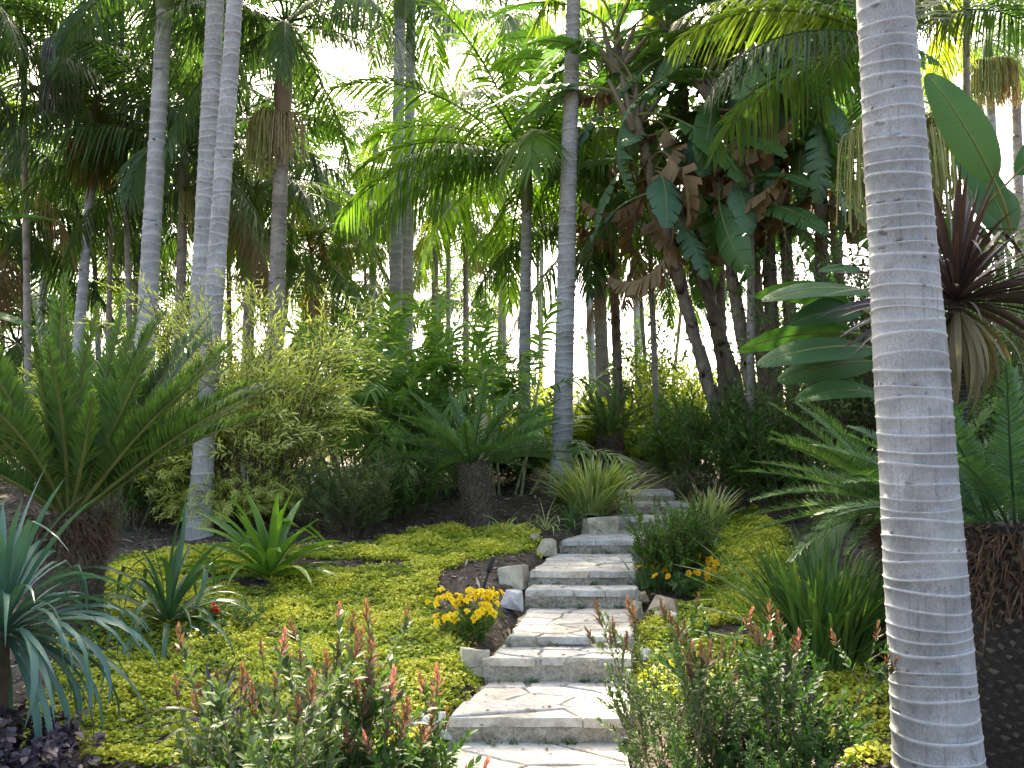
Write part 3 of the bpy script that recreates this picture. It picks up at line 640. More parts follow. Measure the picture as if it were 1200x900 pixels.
# --- palms that fill the grove behind, told apart only by where their crowns show
FILL = [
 ('dark palms whose fronds crowd the upper left', 'palmdk', [
  (20, 35, 16, 'dark palm in the top left corner'), (140, -25, 16, 'dark palm hanging fronds from the top edge above the rust fruit skirt'), (-15, 150, 18, 'dark palm at the left edge, level with the rust fruit skirt'),
  (235, 10, 19, 'dark palm whose crown fills the gap behind the top of the crossing pair'),
  (290, 95, 21, 'dark palm between the crossing pair and the palm with two fruit clusters'), (252, 150, 20, 'dark palm hanging fronds just right of the crossing pair'),   (165, 215, 24, 'palm crown seen behind the straight pale trunk left of the crossing pair'), (-70, 10, 14, 'palm just outside the left edge with fronds hanging into the top corner'),
  (112, 255, 21, 'palm with low fronds under the rust fruit skirt'), (25, 262, 20, 'low dark palm at the left edge under the highest crowns'),
  (350, 205, 22, 'palm just below the tan fruit cluster'),
  (130, 110, 18, 'dark palm right behind the rust fruit skirt'), (268, 245, 22, 'palm with hanging fronds above the dark grey trunk')]),
 ('low backlit palms seen between the trunks at left', 'palm', [
  (0, 320, 25, 'low backlit palm at the left edge against white sky'), (62, 345, 29, 'low backlit palm right of the thin leaning trunk'), (128, 330, 34, 'small far palm between the leaning palm and the straight pale trunk'),
  (20, 395, 20, 'lowest palm at the left edge, just above the large cycad'), (240, 330, 26, 'low palm behind the crossing pair'), (365, 290, 23, 'low palm above the feathery shrub, right of the two-fruit palm'),
  (410, 275, 30, 'low hazy palm left of the close pale pair'), (390, 340, 27, 'low palm behind the left end of the cane palms'), (170, 380, 25, 'low palm behind the straight pale trunk, above the feathery shrub')]),
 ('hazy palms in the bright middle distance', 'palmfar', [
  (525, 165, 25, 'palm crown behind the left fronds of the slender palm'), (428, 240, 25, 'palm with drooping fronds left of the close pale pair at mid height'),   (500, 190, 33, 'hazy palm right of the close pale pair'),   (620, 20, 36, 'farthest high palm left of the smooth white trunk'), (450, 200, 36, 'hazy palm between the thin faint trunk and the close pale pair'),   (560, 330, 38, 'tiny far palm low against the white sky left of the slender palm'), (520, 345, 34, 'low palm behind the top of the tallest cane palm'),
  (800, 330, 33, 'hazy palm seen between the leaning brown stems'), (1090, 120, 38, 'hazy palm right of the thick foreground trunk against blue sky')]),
 ('palms hanging fronds over the top centre and right', 'palm', [
  (590, 5, 26, 'palm at the top edge left of the smooth white trunk'),
  (738, 150, 18, 'palm with long fronds hanging right of the smooth white trunk'), (880, -115, 12, 'palm whose glowing yellow green fronds hang in from the top edge'),
  (1125, -60, 13, 'dark palm hanging fronds at the top right corner'), ])]
TONE = {(525, 165): 'palm', (428, 240): 'palm', (470, 20): 'palm', (880, -115): 'palmyl', (738, 150): 'palmdk', (1125, -60): 'palmdk', (500, 190): 'palm', (520, 345): 'palm', (20, 395): 'palmdk'}
def fill_palms():
    k = 0
    for group, tone0, rows in FILL:
        for (px, cy_, d, label) in rows:
            k += 1; rs = np.random.RandomState(300+k); lean = rs.normal()*14; tone = TONE.get((px, cy_), tone0)
            palm(label, d, ((px + lean, 520), (px, cy_ + 1)), crown=cy_, r=rs.uniform(.045, .075), n=16, sc=rs.uniform(1.0, 1.25), tone=tone, tmat='trunk' if rs.rand() < .4 else 'trunkbr',
                 seed=400+k, spacing=.3, seg=9, shaft='shaft' if rs.rand() < .6 else 'shaftbr', group=group, dead=int(rs.rand() < .4))
fill_palms()

# ------------------------------------------------------------------ broad leaves: strelitzia, banana
def broad(seed, L, Wd, pet, elev, bend, tatter, mats, fold=20, n=22):
    n = 44 if tatter == 0 else n
    rs = np.random.RandomState(seed); m = 12; t = np.linspace(0, 1, m)
    a = R(elev) - R(bend)*t; T = np.stack([np.cos(a), np.zeros(m), np.sin(a)], 1)
    Pp = np.concatenate([[[0, 0, 0]], np.cumsum(T[:-1]*pet/(m-1), 0)])
    a2 = R(elev - bend) - R(bend*1.3)*t**1.2; T2 = np.stack([np.cos(a2), np.zeros(m), np.sin(a2)], 1)
    Pm = Pp[-1] + np.concatenate([[[0, 0, 0]], np.cumsum(T2[:-1]*L/(m-1), 0)])
    mb = MB(); q = np.concatenate([Pp, Pm[1:]]); tube(q, np.linspace(.02, .004, len(q))*(L/1.0)**.5, 6, 1, .5, mb)
    def I(u): return np.array([np.interp(u, t, Pm[:, k]) for k in range(3)])
    def TT(u): return nrm(np.array([np.interp(u, t, T2[:, k]) for k in range(3)]))
    wv = lambda u: Wd*(np.sin(pi*np.clip(u, .0, 1)**.8)**.55)*(1 - .25*u) if 0 < u < 1 else .0
    for s in (1, -1):
        gap = 0; droop = 0
        groups = []; j = 0
        while j < n:
            ln = n if tatter <= 0 else rs.randint(1, max(2, int(2 + 6*(1-tatter)))); groups.append((j, min(n, j+ln))); j += ln
        for (j0, j1) in groups:
            dr = rs.uniform(0, 1)*tatter*.9; tw = rs.normal()*.12*tatter; cut = rs.uniform(.55, 1) if tatter > .5 else rs.uniform(.9, 1)*(1 if tatter else 1)
            if tatter == 0: dr = 0; tw = 0; cut = 1
            rows = []
            for j in range(j0, j1+1):
                u = j/n; sh = .04*tatter*((j == j0) - (j == j1))
                B = I(u); Tn = TT(min(u, .999)); Y = np.array((0, s, 0.)); Nn = nrm(np.cross(Tn, np.array((0, 1., 0)))); Nn = -Nn if Nn[2] < 0 else Nn
                wid = wv(u)*cut; f = R(fold); row = []
                for k, x in enumerate((0, .35, .7, 1.0)):
                    side = Y*cos(f) + Nn*sin(f)
                    p = B + side*wid*x + Tn*wid*x*(.35 + tw + sh*4*x) - Nn*wid*(x**2)*(.25) + np.array((0, 0, -1.))*wid*dr*x**2 + Nn*.007*(-1)**j*(.3 + x*(1-x)*2)*L
                    row.append(p)
                rows.append(row)
            v = np.array(rows).reshape(-1, 3); r_ = j1-j0+1
            i = (np.arange(r_-1)[:, None]*4 + np.arange(3)[None]).ravel()
            mb.add(v, np.stack([i, i+4, i+5, i+1], 1), 0, (np.tile([.3, 0, 0, -.05], r_) + np.repeat(.22*((np.arange(j0, j1+1) % 2)), 4) + (rs.uniform(.2, .7) if tatter else .4)))
    return mb.mesh('leaf', mats)
BE = [70, 45, 20, -5]
def bset(seed, L, W_, pet, tatter, mats, bend=38): return [broad(seed+10*k+v, L, W_, pet, e, bend*(1.0 if k < 2 else .85), tatter*(1 - .35*v), mats, fold=[30, 22, 12, 5][k]) for k, e in enumerate(BE) for v in range(2)]
BL = {'bop': bset(700, 1.3, .30, .7, .5, ['banana', 'rachis']), 'bopbl': bset(740, 1.2, .29, .65, .6, ['bananabl', 'rachis']),
      'whole': bset(780, 1.05, .215, .5, 0, ['paddle', 'rachis'], 30)}
DEADL = [broad(820+k, 1.0, .25, .5, e, 80, .6, ['dead', 'dead'], fold=-58) for k, e in enumerate((10, -25, -45, -60))]
def leaf_rot(az, el, e0, roll): return (Matrix.Rotation(az, 3, 'Z') @ Matrix.Rotation(R(-el), 3, 'Y') @ Matrix.Rotation(roll, 3, 'X') @ Matrix.Rotation(R(e0), 3, 'Y')).to_euler()
def bleaf(par, p, az, elev, sc, kind, rs, roll=0):
    me = BL[kind][int(np.argmin([abs(e-elev) for e in BE]))*2 + rs.randint(2)]
    return obj('leaf', me, par, p, leaf_rot(az, elev + rs.normal()*5, min(BE, key=lambda e: abs(e-elev)), roll + rs.normal()*.22), sc)
def bop(label, d, pts, crown, seed, n=10, sc=1.0, r=.075, kinds=('bop', 'bopbl'), dead=5, lower=4, lo=-5):
    rs = np.random.RandomState(seed); P0, P1 = at(*pts[0], d), at(*pts[1], d); zt = at(600, crown, d)[2]
    f = lambda z: P0[0] + (P1[0]-P0[0])*(z-P0[2])/(P1[2]-P0[2])
    z0 = float(ground(f(1.1), d, False)); b = np.array((f(z0), d, z0)); hh = zt - z0; V = np.array((f(zt)-b[0], rs.normal()*.15, hh))
    o = thing('bird_of_paradise_tree', label, 'tree', b, 'giant bird of paradise stems', 0)
    rf = lambda z: r*(1.15 - .25*z/hh + .25*math.exp(-max(z, 0)/.3))
    obj('trunk', trunk_mesh(V[:2], rf, hh, 14, .16, 'bopbark', seed, ring=.022, bow=(rs.normal()*.12, 0), wob=.6), o)
    # fan of leaf bases at the top
    mb = MB()
    fa = rs.uniform(-.5, .5)
    for k in range(8):
        e = R(50 + 10*k*.9); q = np.linspace(0, 1, 5)[:, None]; dr_ = np.array((cos(fa)*(-1)**k*cos(e), sin(fa)*(-1)**k*cos(e), sin(e)))
        tube(V - np.array((0, 0, .35)) + dr_*.75*q, [.06, .055, .045, .03, .022], 6, 0, .5, mb)
    obj('leaf_bases', mb.mesh('leaf_bases', ['shaftbr']), o)
    for k in range(n):
        az = fa + (0 if k % 2 else pi) + rs.normal()*.75; el = 78 - (78-lo)*((k+.5)/n)
        bleaf(o, V + np.array((0, 0, -.2 + .5*(1-k/n))), az, el, sc*rs.uniform(.8, 1.12), kinds[rs.randint(len(kinds))], rs)
    for k in range(dead):
        me = DEADL[rs.randint(4)]; f_ = rs.uniform(.62, .97)
        obj('dead_leaf', me, o, V*f_, (rs.normal()*.3, rs.normal()*.2, rs.uniform(0, tau)), sc*rs.uniform(.8, 1.3))
    for k in range(6):
        up = k % 2; az = (pi/2 if up else -pi/2) + rs.normal()*.55
        bleaf(o, V*rs.uniform(.72, 1.0), az, rs.uniform(50, 78) if up else rs.uniform(-45, -5), sc*rs.uniform(.6, .95), kinds[rs.randint(len(kinds))], rs)
    for k in range(lower):
        f_ = rs.uniform(.6, .92); bleaf(o, V*f_, rs.uniform(0, tau), rs.uniform(-10, 30), sc*rs.uniform(.65, 1.0), kinds[rs.randint(len(kinds))], rs)
    return o
bop('leftmost leaning bare brown stem of the bird of paradise clump', 12.4, ((838, 470), (782, 270)), 125, 31, lower=3, dead=6)
bop('second leaning brown bird of paradise stem, dead leaves hanging high on it', 12.9, ((866, 480), (800, 290)), 60, 32, lower=4, dead=9)
bop('upright shaggy bird of paradise stem right of the two leaning ones', 13.3, ((868, 480), (838, 300)), 30, 33, lower=8, n=12)
bop('pale ringed stem in the middle of the bird of paradise clump', 12.2, ((890, 480), (858, 270)), 85, 34, lower=7, n=12)
bop('thick peeling bird of paradise stem left of the long broad leaves', 12.6, ((912, 500), (902, 300)), 40, 35, lower=9, r=.085, n=12)
bop('dark bird of paradise stem just left of the thick foreground palm', 11.8, ((940, 480), (952, 180)), 60, 36, lower=9, n=12)
bop('bird of paradise standing farther back, its crown beside the smooth white trunk', 15.5, ((722, 470), (703, 150)), 95, 37, lower=2, dead=6, n=11, r=.07)
bop('bird of paradise behind the clump, crown at the top of the picture', 14.2, ((850, 470), (842, 80)), -20, 38, lower=2, n=10)
bop('bird of paradise at the top right beside the thick foreground palm', 13.4, ((990, 480), (975, 150)), 20, 39, lower=9, n=12)

bop('slim bird of paradise stem between the pale ringed stem and the thick peeling one', 12.9, ((898, 490), (880, 250)), 15, 40, lower=7, dead=6, n=11)
bop('slim bird of paradise stem right of the thick peeling one, crown near the top edge', 12.4, ((930, 490), (915, 200)), 5, 41, lower=8, dead=6, n=11)
def faced_leaf(par, base, tip, normal, k):
    """a whole broad leaf whose blade runs from base to tip (world points) with its upper face towards normal"""
    me = BL['whole'][k]; v = np.zeros(len(me.vertices)*3); me.vertices.foreach_get('co', v); v = v.reshape(-1, 3)
    ids = sorted({i for p in me.polygons if p.material_index == 0 for i in p.vertices}); b = v[ids]; r = np.linalg.norm(b, axis=1)
    b0, b1 = b[r.argmin()], b[np.linalg.norm(b - b[r.argmin()], axis=1).argmax()]
    a = nrm(b1-b0); up = nrm(np.cross(a, np.array((0, 1., 0)))); up = up if up[2] > 0 else -up; side = np.cross(a, up)
    A = nrm(tip-base); U = nrm(normal - A*(normal @ A)); S = np.cross(A, U)
    Rm = np.column_stack([A, U, S]) @ np.column_stack([a, up, side]).T; sc = np.linalg.norm(tip-base)/np.linalg.norm(b1-b0)
    loc = base - Rm @ b0*sc - np.array(par.location)
    return obj('leaf', me, par, loc, Matrix(Rm.tolist()).to_euler(), float(sc))
def broad_plant(label, base, stem_h, rows, seed, name='broad_leaved_plant', cat='plant', group=None, r=.05):
    rs = np.random.RandomState(seed); o = thing(name, label, cat, base, group)
    P = np.array([(0, 0, -.1), (0, 0, stem_h*.3), (.02, 0, stem_h*.7), (.0, 0, stem_h)])
    obj('stem', tube(P, [r*1.2, r, r*.9, r*.6], 10).mesh('stem', ['shaft']), o)
    for (z, az, el, sc, kind, roll) in rows:
        bleaf(o, (0, 0, z), R(az), el, sc, kind, rs, R(roll))
    return o
b = foot(1052, 7.4)
pl = broad_plant('plant with long drooping broad leaves reaching left from behind the thick foreground palm', b, 1.9,
            [ (2.2, 165, 45, .8, 'whole', 0), (1.9, 20, 20, .9, 'whole', 0), (1.9, 90, 45, .9, 'whole', 0), (1.0, 200, -5, .8, 'whole', 0), (2.1, 150, 20, .8, 'whole', 30)], 61)
for k_, (p0, p1, dd, nn) in enumerate([((1022, 343), (893, 352), 7.2, (0, -.45, .85)), ((1010, 362), (925, 380), 7.5, (.1, -.8, .5)), ((1026, 408), (887, 428), 7.15, (0, -.55, .8)), ((1022, 424), (912, 447), 7.4, (-.1, -.7, .6)), ((1032, 462), (932, 470), 7.2, (0, -.6, .8)), ((1030, 330), (960, 318), 7.8, (0, -.5, .8))]):
    faced_leaf(pl, at(*p0, dd), at(*p1, dd - .25), np.array(nn), (4, 2, 5, 4, 3, 2)[k_])
b = foot(1196, 8.0)
pr = broad_plant('plant with one very large upright broad leaf beyond the thick foreground palm', b, 2.6,
            [(2.6, 30, 70, 1.25, 'whole', -40), (2.3, 200, 45, 1.0, 'whole', 50), (2.3, 330, 70, 1.15, 'whole', -60), (2.2, 150, 20, .9, 'whole', 0), (2.4, 80, 70, 1.2, 'whole', 0)], 62)
faced_leaf(pr, at(1166, 214, 7.5), at(1086, 86, 7.4), np.array((-.25, -.9, .2)), 4)
faced_leaf(pr, at(1190, 205, 7.9), at(1262, 130, 7.8), np.array((.1, -.9, .3)), 5)
faced_leaf(pr, at(1180, 262, 8.1), at(1118, 175, 8.3), np.array((-.2, -.8, .4)), 2)
b = foot(-62, 9.5)
broad_plant('plant showing a few broad leaf tips at the left edge of the picture', b, 2.7, [(2.3, 10, 20, .5, 'whole', 30), (2.2, -10, -5, .6, 'whole', 0), (3.1, 20, 45, .7, 'whole', 0), (1.3, 5, 45, .9, 'whole', 30), (1.0, 10, 20, .8, 'whole', 10), (2.9, 150, 20, .9, 'whole', 0)], 63)

# ------------------------------------------------------------------ cycads
CE = [78, 60, 42, 24, 6, -14]
def cyset(mats, seed): return [frond(seed+10*k+v, 1.2, 108, .15, .0068, e, [18, 28, 40, 48, 44, 36][k]*(1+.2*v), vee=[45, 42, 36, 30, 24, 18][k], hang=.12, seg=2, a0=80, a1=38, base=.1, tipw=.22, rr=.010, roll=(-1)**v*12, jit=.05, peak=.3, mats=mats) for k, e in enumerate(CE) for v in range(2)]
CY = {'cycad': cyset(['cycad', 'rachis'], 900)}; CY['cycadbl'] = retone(CY['cycad'], ['cycadbl', 'rachis'])
def cystiff(seed, vee, ll, a0): return [frond(seed+10*k+v, 1.2, 112, ll, .0072, e, [8, 12, 17, 22, 24, 20][k]*(1+.5*v), vee=vee, hang=.06, seg=2, a0=a0, a1=34, base=.1, tipw=.25, rr=.010, roll=(-1)**v*8, jit=.04, peak=.3, mats=['cycad', 'rachis']) for k, e in enumerate(CE) for v in range(2)]
CY['strip'] = cystiff(960, 63, .14, 58); CY['flat'] = cystiff(1060, 24, .15, 78)
CY['stripmid'] = retone(cystiff(1160, 48, .145, 62), ['cycadmid', 'rachis']); CY['flatmid'] = retone(CY['flat'], ['cycadmid', 'rachis']); CY['flatbl'] = retone(CY['flat'], ['cycadbl', 'rachis'])
def cycad(label, base, h, r, n, sc, tone, seed, hi=82, lo=5, skirt=True, cone=False, lean=(0, 0), azc=None, azw=pi, tm='cytrunk'):
    rs = np.random.RandomState(seed); o = thing('cycad', label, 'cycad', base, 'cycads in the garden beds')
    top = np.array((lean[0], lean[1], h))
    zs = np.linspace(-.15, 1, 12)[:, None]; prof = r*(1 + .10*np.sin(np.linspace(.3, 2.9, 12)))
    mb = tube(top*zs, prof, 16, 0, 0)
    # leaf-base scales in spirals
    k = int((70*h/r*.9 + 60)*max(1, (r/.17)**2.0)); i = np.arange(k); u = (i+.5)/k; th = i*2.39996; c = top*u[:, None]; dirv = np.stack([np.cos(th), np.sin(th), np.zeros(k)], 1)
    P = c + dirv*(r*(1 + .10*np.sin(.3 + 2.6*u)))[:, None]*.97
    leaves(P, dirv*.8 + np.array((0, 0, .75)), -dirv + np.array((0, 0, .4)), min(r*.28, .05)*rs.uniform(.7, 1.4, k), np.full(k, min(r*.14, .022))*rs.uniform(.6, 1.3, k), rs.uniform(.2, 1, k), 0, mb, fold=.5, droop=0)
    obj('trunk', mb.mesh('trunk', [tm], False), o)
    if skirt:
        k = 2200 if r > .17 else 260; mb = MB(); th = rs.uniform(0, tau, k); zz = h - rs.uniform(-.02, 1, k)*r*1.15; q = np.linspace(0, 1, 4)[None, :, None]
        dv = np.stack([np.cos(th), np.sin(th), np.zeros(k)], 1); c = top*(zz/h)[:, None]
        P = (c + dv*r*.95)[:, None] + dv[:, None]*r*.42*rs.uniform(.3, 1.2, (k, 1, 1))*q + np.array((0, 0, -1.))*min(r*.5, .1)*rs.uniform(-.4, 1.4, (k, 1, 1))*q**2 + rs.normal(size=(k, 1, 3))*r*.15*q
        sd = np.cross(dv, np.array((0, 0, 1.)))[:, None] + rs.normal(size=(k, 1, 3))*.5
        ribbons(P, min(r*.03, .0050)*np.array([1, .9, .7, .2])[None]*rs.uniform(.4, 1.6, (k, 1)), np.broadcast_to(nrm(sd), P.shape), rs.uniform(size=k), 0, mb)
        obj('fibre_skirt', mb.mesh('fibre_skirt', ['fibre']), o)
    if cone:
        mb = MB(); q = np.linspace(0, 1, 9); tube(np.array([(0, 0, h+.03 + .46*x) for x in q]), .10*np.sin(np.clip(q*.86+.14, 0, 1)*pi)**.6 + .004, 12, 0, .2, mb)
        k = 260; i = np.arange(k); u = (i+.5)/k; th = i*2.39996; dv = np.stack([np.cos(th), np.sin(th), 0*th], 1)
        P = np.stack([0*u, 0*u, h + .05 + .46*u], 1) + dv*(.10*np.sin((u*.86+.14)*pi)**.6)[:, None]*.95
        leaves(P, dv*.45 + np.array((0, 0, 1.)), -dv, rs.uniform(.05, .085, k), np.full(k, .011), rs.uniform(.2, 1, k), 0, mb, droop=0)
        obj('cone', mb.mesh('cone', ['cone']), o)
    for k in range(n):
        f = (k+.5)/n; el = hi - (hi-lo)*f**.8 + rs.normal()*4
        az = k*2.39996 if azc is None else azc + ((k*.61803) % 1 - .5)*2*azw
        me = CY[tone][int(np.argmin([abs(e-el) for e in CE]))*2 + rs.randint(2)]
        obj('frond', me, o, top + np.array((cos(az), sin(az), 0))*r*.45, (rs.normal()*.1, R(min(CE, key=lambda e: abs(e-el)) - el) + rs.normal()*.03, az), sc*rs.uniform(.88, 1.08))
    return o
b = gp(74, 735)
cycad('large cycad with a shaggy rust brown trunk at the left', b, .80, .235, 56, 1.38, 'strip', 71, 82, 32, azc=.0, azw=2.2)
b = gp(566, 618)
cycad('cycad with a pale woolly cone at its centre, behind the golden creeper', b, .72, .165, 30, .98, 'stripmid', 72, 62, 4, skirt=False, cone=True, lean=(-.12, 0))
b = foot(713, 14.5)
cycad('small upright cycad in the sun left of the upper steps', b, .34, .17, 30, .76, 'strip', 73, 82, 24)
b = foot(1066, 6.3)
cycad('cycad with long low fronds reaching left from behind the thick foreground palm', b, .98, .2, 56, .88, 'flatmid', 74, 60, -8)
b = foot(1186, 4.75)
cycad('cycad with a massive dark trunk at the right edge', b, 1.28, .33, 36, .74, 'flatbl', 75, 80, 8, tm='cytrunkdk')

# ------------------------------------------------------------------ strap-leaved plants
def strap(seed, L, W_, elev, bend, mats, stiff=1.6, fold=.35, kink=False):
    rs = np.random.RandomState(seed); n = 9; t = np.linspace(0, 1, n); a = R(elev) - R(bend)*t**stiff
    if kink: a = a - R(70)*(t > .62)
    sw = rs.normal()*.15; T = nrm(np.stack([np.cos(a), sw*t, np.sin(a)], 1)); P = np.concatenate([[[0, 0, 0]], np.cumsum(T[:-1]*L/(n-1), 0)])
    wv = W_*np.array([.75, .8, .95, 1, 1, .9, .72, .42, .03]); S = np.tile(np.array((0, 1., 0)), (n, 1)); rl = rs.normal()*.5*t
    Nn = np.cross(T, S); S2 = S*np.cos(rl)[:, None] + Nn*np.sin(rl)[:, None]; N2 = np.cross(T, S2); N2 = np.where(N2[:, 2:3] > 0, -N2, N2)
    mb = ribbons(P[None], wv[None], S2[None], rs.uniform(.2, .8), 0, None, (N2*(wv*fold)[:, None])[None])
    return mb.mesh('leaf', mats)
SE = [85, 72, 58, 42, 26, 8]
def sset(seed, L, W_, mats, droop=1.0, fold=.35, stiff=1.6): return [strap(seed+10*k+v, L, W_, e, droop*[18, 40, 70, 95, 100, 80][k]*(1+.25*v), mats, stiff, fold, kink=(v == 2 and k in (1, 2))) for k, e in enumerate(SE) for v in range(3)]
ST = {'blue': sset(1000, .74, .0185, ['flaxbl']), 'green': sset(1100, .62, .016, ['flaxgr'], 1.1), 'yellow': sset(1200, .72, .039, ['flaxyl'], .55), 'maroon': sset(1300, .66, .017, ['cordy'], .35),
      'olive': sset(1400, .60, .017, ['cordyold'], .9), 'dark': sset(1500, .34, .016, ['purple'], .6), 'dead': sset(1600, .25, .012, ['dead'], 1.3), 'pale': sset(1700, .34, .008, ['grasspale'], 1.1), 'lily': sset(1800, .36, .010, ['grass'], 1.1)}
def rosette(label, base, n, kind, sc, seed, hi=86, lo=5, name='strap_leaved_plant', cat='plant', group=None, z=.0, rad=.05, parent=None, pw=.85):
    rs = np.random.RandomState(seed); o = parent or thing(name, label, cat, base, group)
    for k in range(n):
        f = (k+.5)/n; el = hi - (hi-lo)*f**pw + rs.normal()*5; az = k*2.39996 + rs.normal()*.2
        me = ST[kind][int(np.argmin([abs(e-el) for e in SE]))*3 + rs.randint(3)]
        obj('leaf', me, o, (rad*f*cos(az), rad*f*sin(az), z + .06*(1-f)), (rs.normal()*.12, R(min(SE, key=lambda e: abs(e-el)) - el) + rs.normal()*.04, az), sc*rs.uniform(.8, 1.12))
    return o
b = foot(8, 5.0); o = rosette('big blue green strap-leaved plant at the left edge in front of the large cycad', b, 160, 'blue', 1.12, 81, 88, -34, z=.62, rad=.14)
obj('stem', tube(np.array([(0, 0, -.1), (0, 0, .25), (0, 0, .68)]), [.07, .06, .05], 10).mesh('stem', ['stem']), o)
rosette('dark green strap-leaved plant beside the red flowers', gp(196, 738), 54, 'green', 1.3, 82, 86, 0, z=.05, rad=.08)
rosette('yellow green sword-leaved plant on the bare soil beyond the golden creeper', gp(316, 682), 44, 'yellow', 1.05, 83, 88, 8, z=.05, rad=.06)
rosette('dark purple spiky rosette behind the pink-tipped shrub', foot(262, 5.0), 24, 'dark', .95, 84, 80, 8, z=.16)
rosette('withered straw coloured rosette at the bottom left corner', foot(84, 4.95), 34, 'dead', .9, 85, 70, -5, z=.03)
rosette('small strappy plant in the soil left of the pale pointed rock', gp(592, 630), 16, 'pale', .95, 86, 75, 5, group='small plants by the upper steps')
rosette('strappy green plant at the foot of the smooth white palm', gp(640, 624), 22, 'pale', 1.0, 87, 80, 5, group='small plants by the upper steps')
rosette('dark green lily-leaved tuft just left of the long pale rock', gp(668, 620), 24, 'lily', 1.15, 88, 85, 8, group='small plants by the upper steps')
# maroon cordyline
b = foot(1119, 6.0); zc = at(1126, 352, 6.0)[2] - b[2]
o = thing('cordyline', 'maroon spiky cordyline with hanging olive old leaves right of the thick foreground palm', 'plant', b)
obj('trunk', trunk_mesh((.05, 0), lambda z: .055, zc, 12, .03, 'cytrunkdk', 9, ring=.004), o)
rosette('', None, 110, 'maroon', 1.2, 89, 88, -14, z=zc-.02, rad=.06, parent=o)
rosette('', None, 42, 'olive', 1.15, 90, -25, -72, z=zc-.1, rad=.05, parent=o)
for ch in o.children:
    if ch.name.startswith('leaf'): ch.location.x += .05

def blades(seed, n, H, spread, W_, mat, base_r):
    rs = np.random.RandomState(seed); q = np.linspace(0, 1, 7)[None, :, None]
    az = rs.uniform(0, tau, n); rr = base_r*np.sqrt(rs.uniform(size=n)); th = np.abs(rs.normal(size=n))*spread; L = H*rs.uniform(.6, 1.1, n)
    a2 = az + rs.normal(size=n)*.5; B = np.stack([rr*np.cos(az), rr*np.sin(az), 0*az - .02], 1); D = np.stack([np.cos(a2)*np.sin(th), np.sin(a2)*np.sin(th), np.cos(th)], 1)
    out = np.stack([np.cos(a2), np.sin(a2), 0*a2], 1); bend = rs.uniform(.15, .75, n)
    P = B[:, None] + L[:, None, None]*(D[:, None]*q + (out*.55)[:, None]*bend[:, None, None]*q**2 - np.array((0, 0, .5))*bend[:, None, None]*q**2.6)
    S = nrm(np.cross(out, np.array((0, 0, 1.))) + rs.normal(size=(n, 3))*.3); wv = W_*np.array([.7, .9, 1, 1, .85, .55, .05])[None]*rs.uniform(.7, 1.2, (n, 1))
    mb = ribbons(P, wv, np.broadcast_to(S[:, None], P.shape), rs.uniform(size=n)); return mb.mesh('blades', [mat])
def tuft(label, base, n, H, spread, W_, mat, base_r, seed, group=None):
    o = obj('grass_clump', blades(seed, n, H, spread, W_, mat, base_r), None, base); return tag(o, label, 'grass', group)
tuft('large clump of green strappy grass between the golden creeper and the thick foreground palm', gp(968, 775), 460, .98, .42, .0115, 'grass', .28, 91)
tuft('clump of cream striped grass beside the long pale rock and the upper steps', gp(694, 602), 420, .84, .45, .012, 'grasspale', .2, 92)
tuft('yellow green grass tuft right of the upper steps, behind the round bush', gp(832, 614), 170, .55, .5, .011, 'grasspale', .10, 93)
tuft('green grass blades poking up beside the lilies and the round bush', gp(757, 692), 60, .42, .25, .007, 'grass', .06, 94)
tuft('thin grassy clump half hidden behind the smooth white palm', gp(662, 590), 140, .5, .4, .008, 'grass', .12, 95)

# ------------------------------------------------------------------ cane palms
NE = [75, 52, 30, 8]
CP = [frond(1900+10*k+v, .98, 13, .38, .024, e, [30, 45, 60, 60][k], vee=12, hang=.5, seg=4, a0=70, a1=22, base=.22, tipw=.55, rr=.008, peak=.45, jit=.1, mats=['cane', 'cane_st']) for k, e in enumerate(NE) for v in range(2)]
def cane_palm(label, px, d, H, nst, nf, spread, seed):
    rs = np.random.RandomState(seed); b = foot(px, d); o = thing('cane_palm', label, 'palm', b, 'cane palm clumps')
    for k in range(nst):
        az = rs.uniform(0, tau); r0 = .3*spread*rs.uniform(.1, 1); hh = H*rs.uniform(.35, .8); lean = rs.uniform(.1, .5)*spread
        P0 = np.array((r0*cos(az), r0*sin(az), -.05)); P1 = P0 + np.array((lean*cos(az), lean*sin(az), hh)); q = np.linspace(0, 1, 14)[:, None]
        ringa = (np.arange(14) % 2)*.9
        obj('cane', tube(P0*(1-q) + P1*q + np.array((cos(az), sin(az), 0))*.08*q*q, .017*(1 + .14*ringa), 7, 0, ringa).mesh('cane', ['cane_st']), o)
        m = max(4, nf//nst)
        for j in range(m):
            f = (j+.5)/m; el = 78 - 78*f + rs.normal()*8; a2 = j*2.39996 + az
            me = CP[int(np.argmin([abs(e-el) for e in NE]))*2 + rs.randint(2)]
            obj('frond', me, o, P1 - np.array((0, 0, .35*f)) , (rs.normal()*.15, rs.normal()*.12, a2), rs.uniform(.8, 1.15))
    return o
cane_palm('bright green cane palm clump left of the cycad with the cone', 420, 12.5, 2.2, 12, 84, 1.5, 101)
cane_palm('tallest bright green cane palm clump, behind the cycad with the cone', 508, 13.2, 2.85, 14, 98, 1.9, 102)
cane_palm('cane palm clump right of the tallest one, reaching the slender palm', 590, 12.8, 2.3, 9, 60, 1.4, 103)
cane_palm('dark low cane palm clump in the shade under the bright ones', 462, 13.2, 1.5, 7, 42, 1.4, 104)

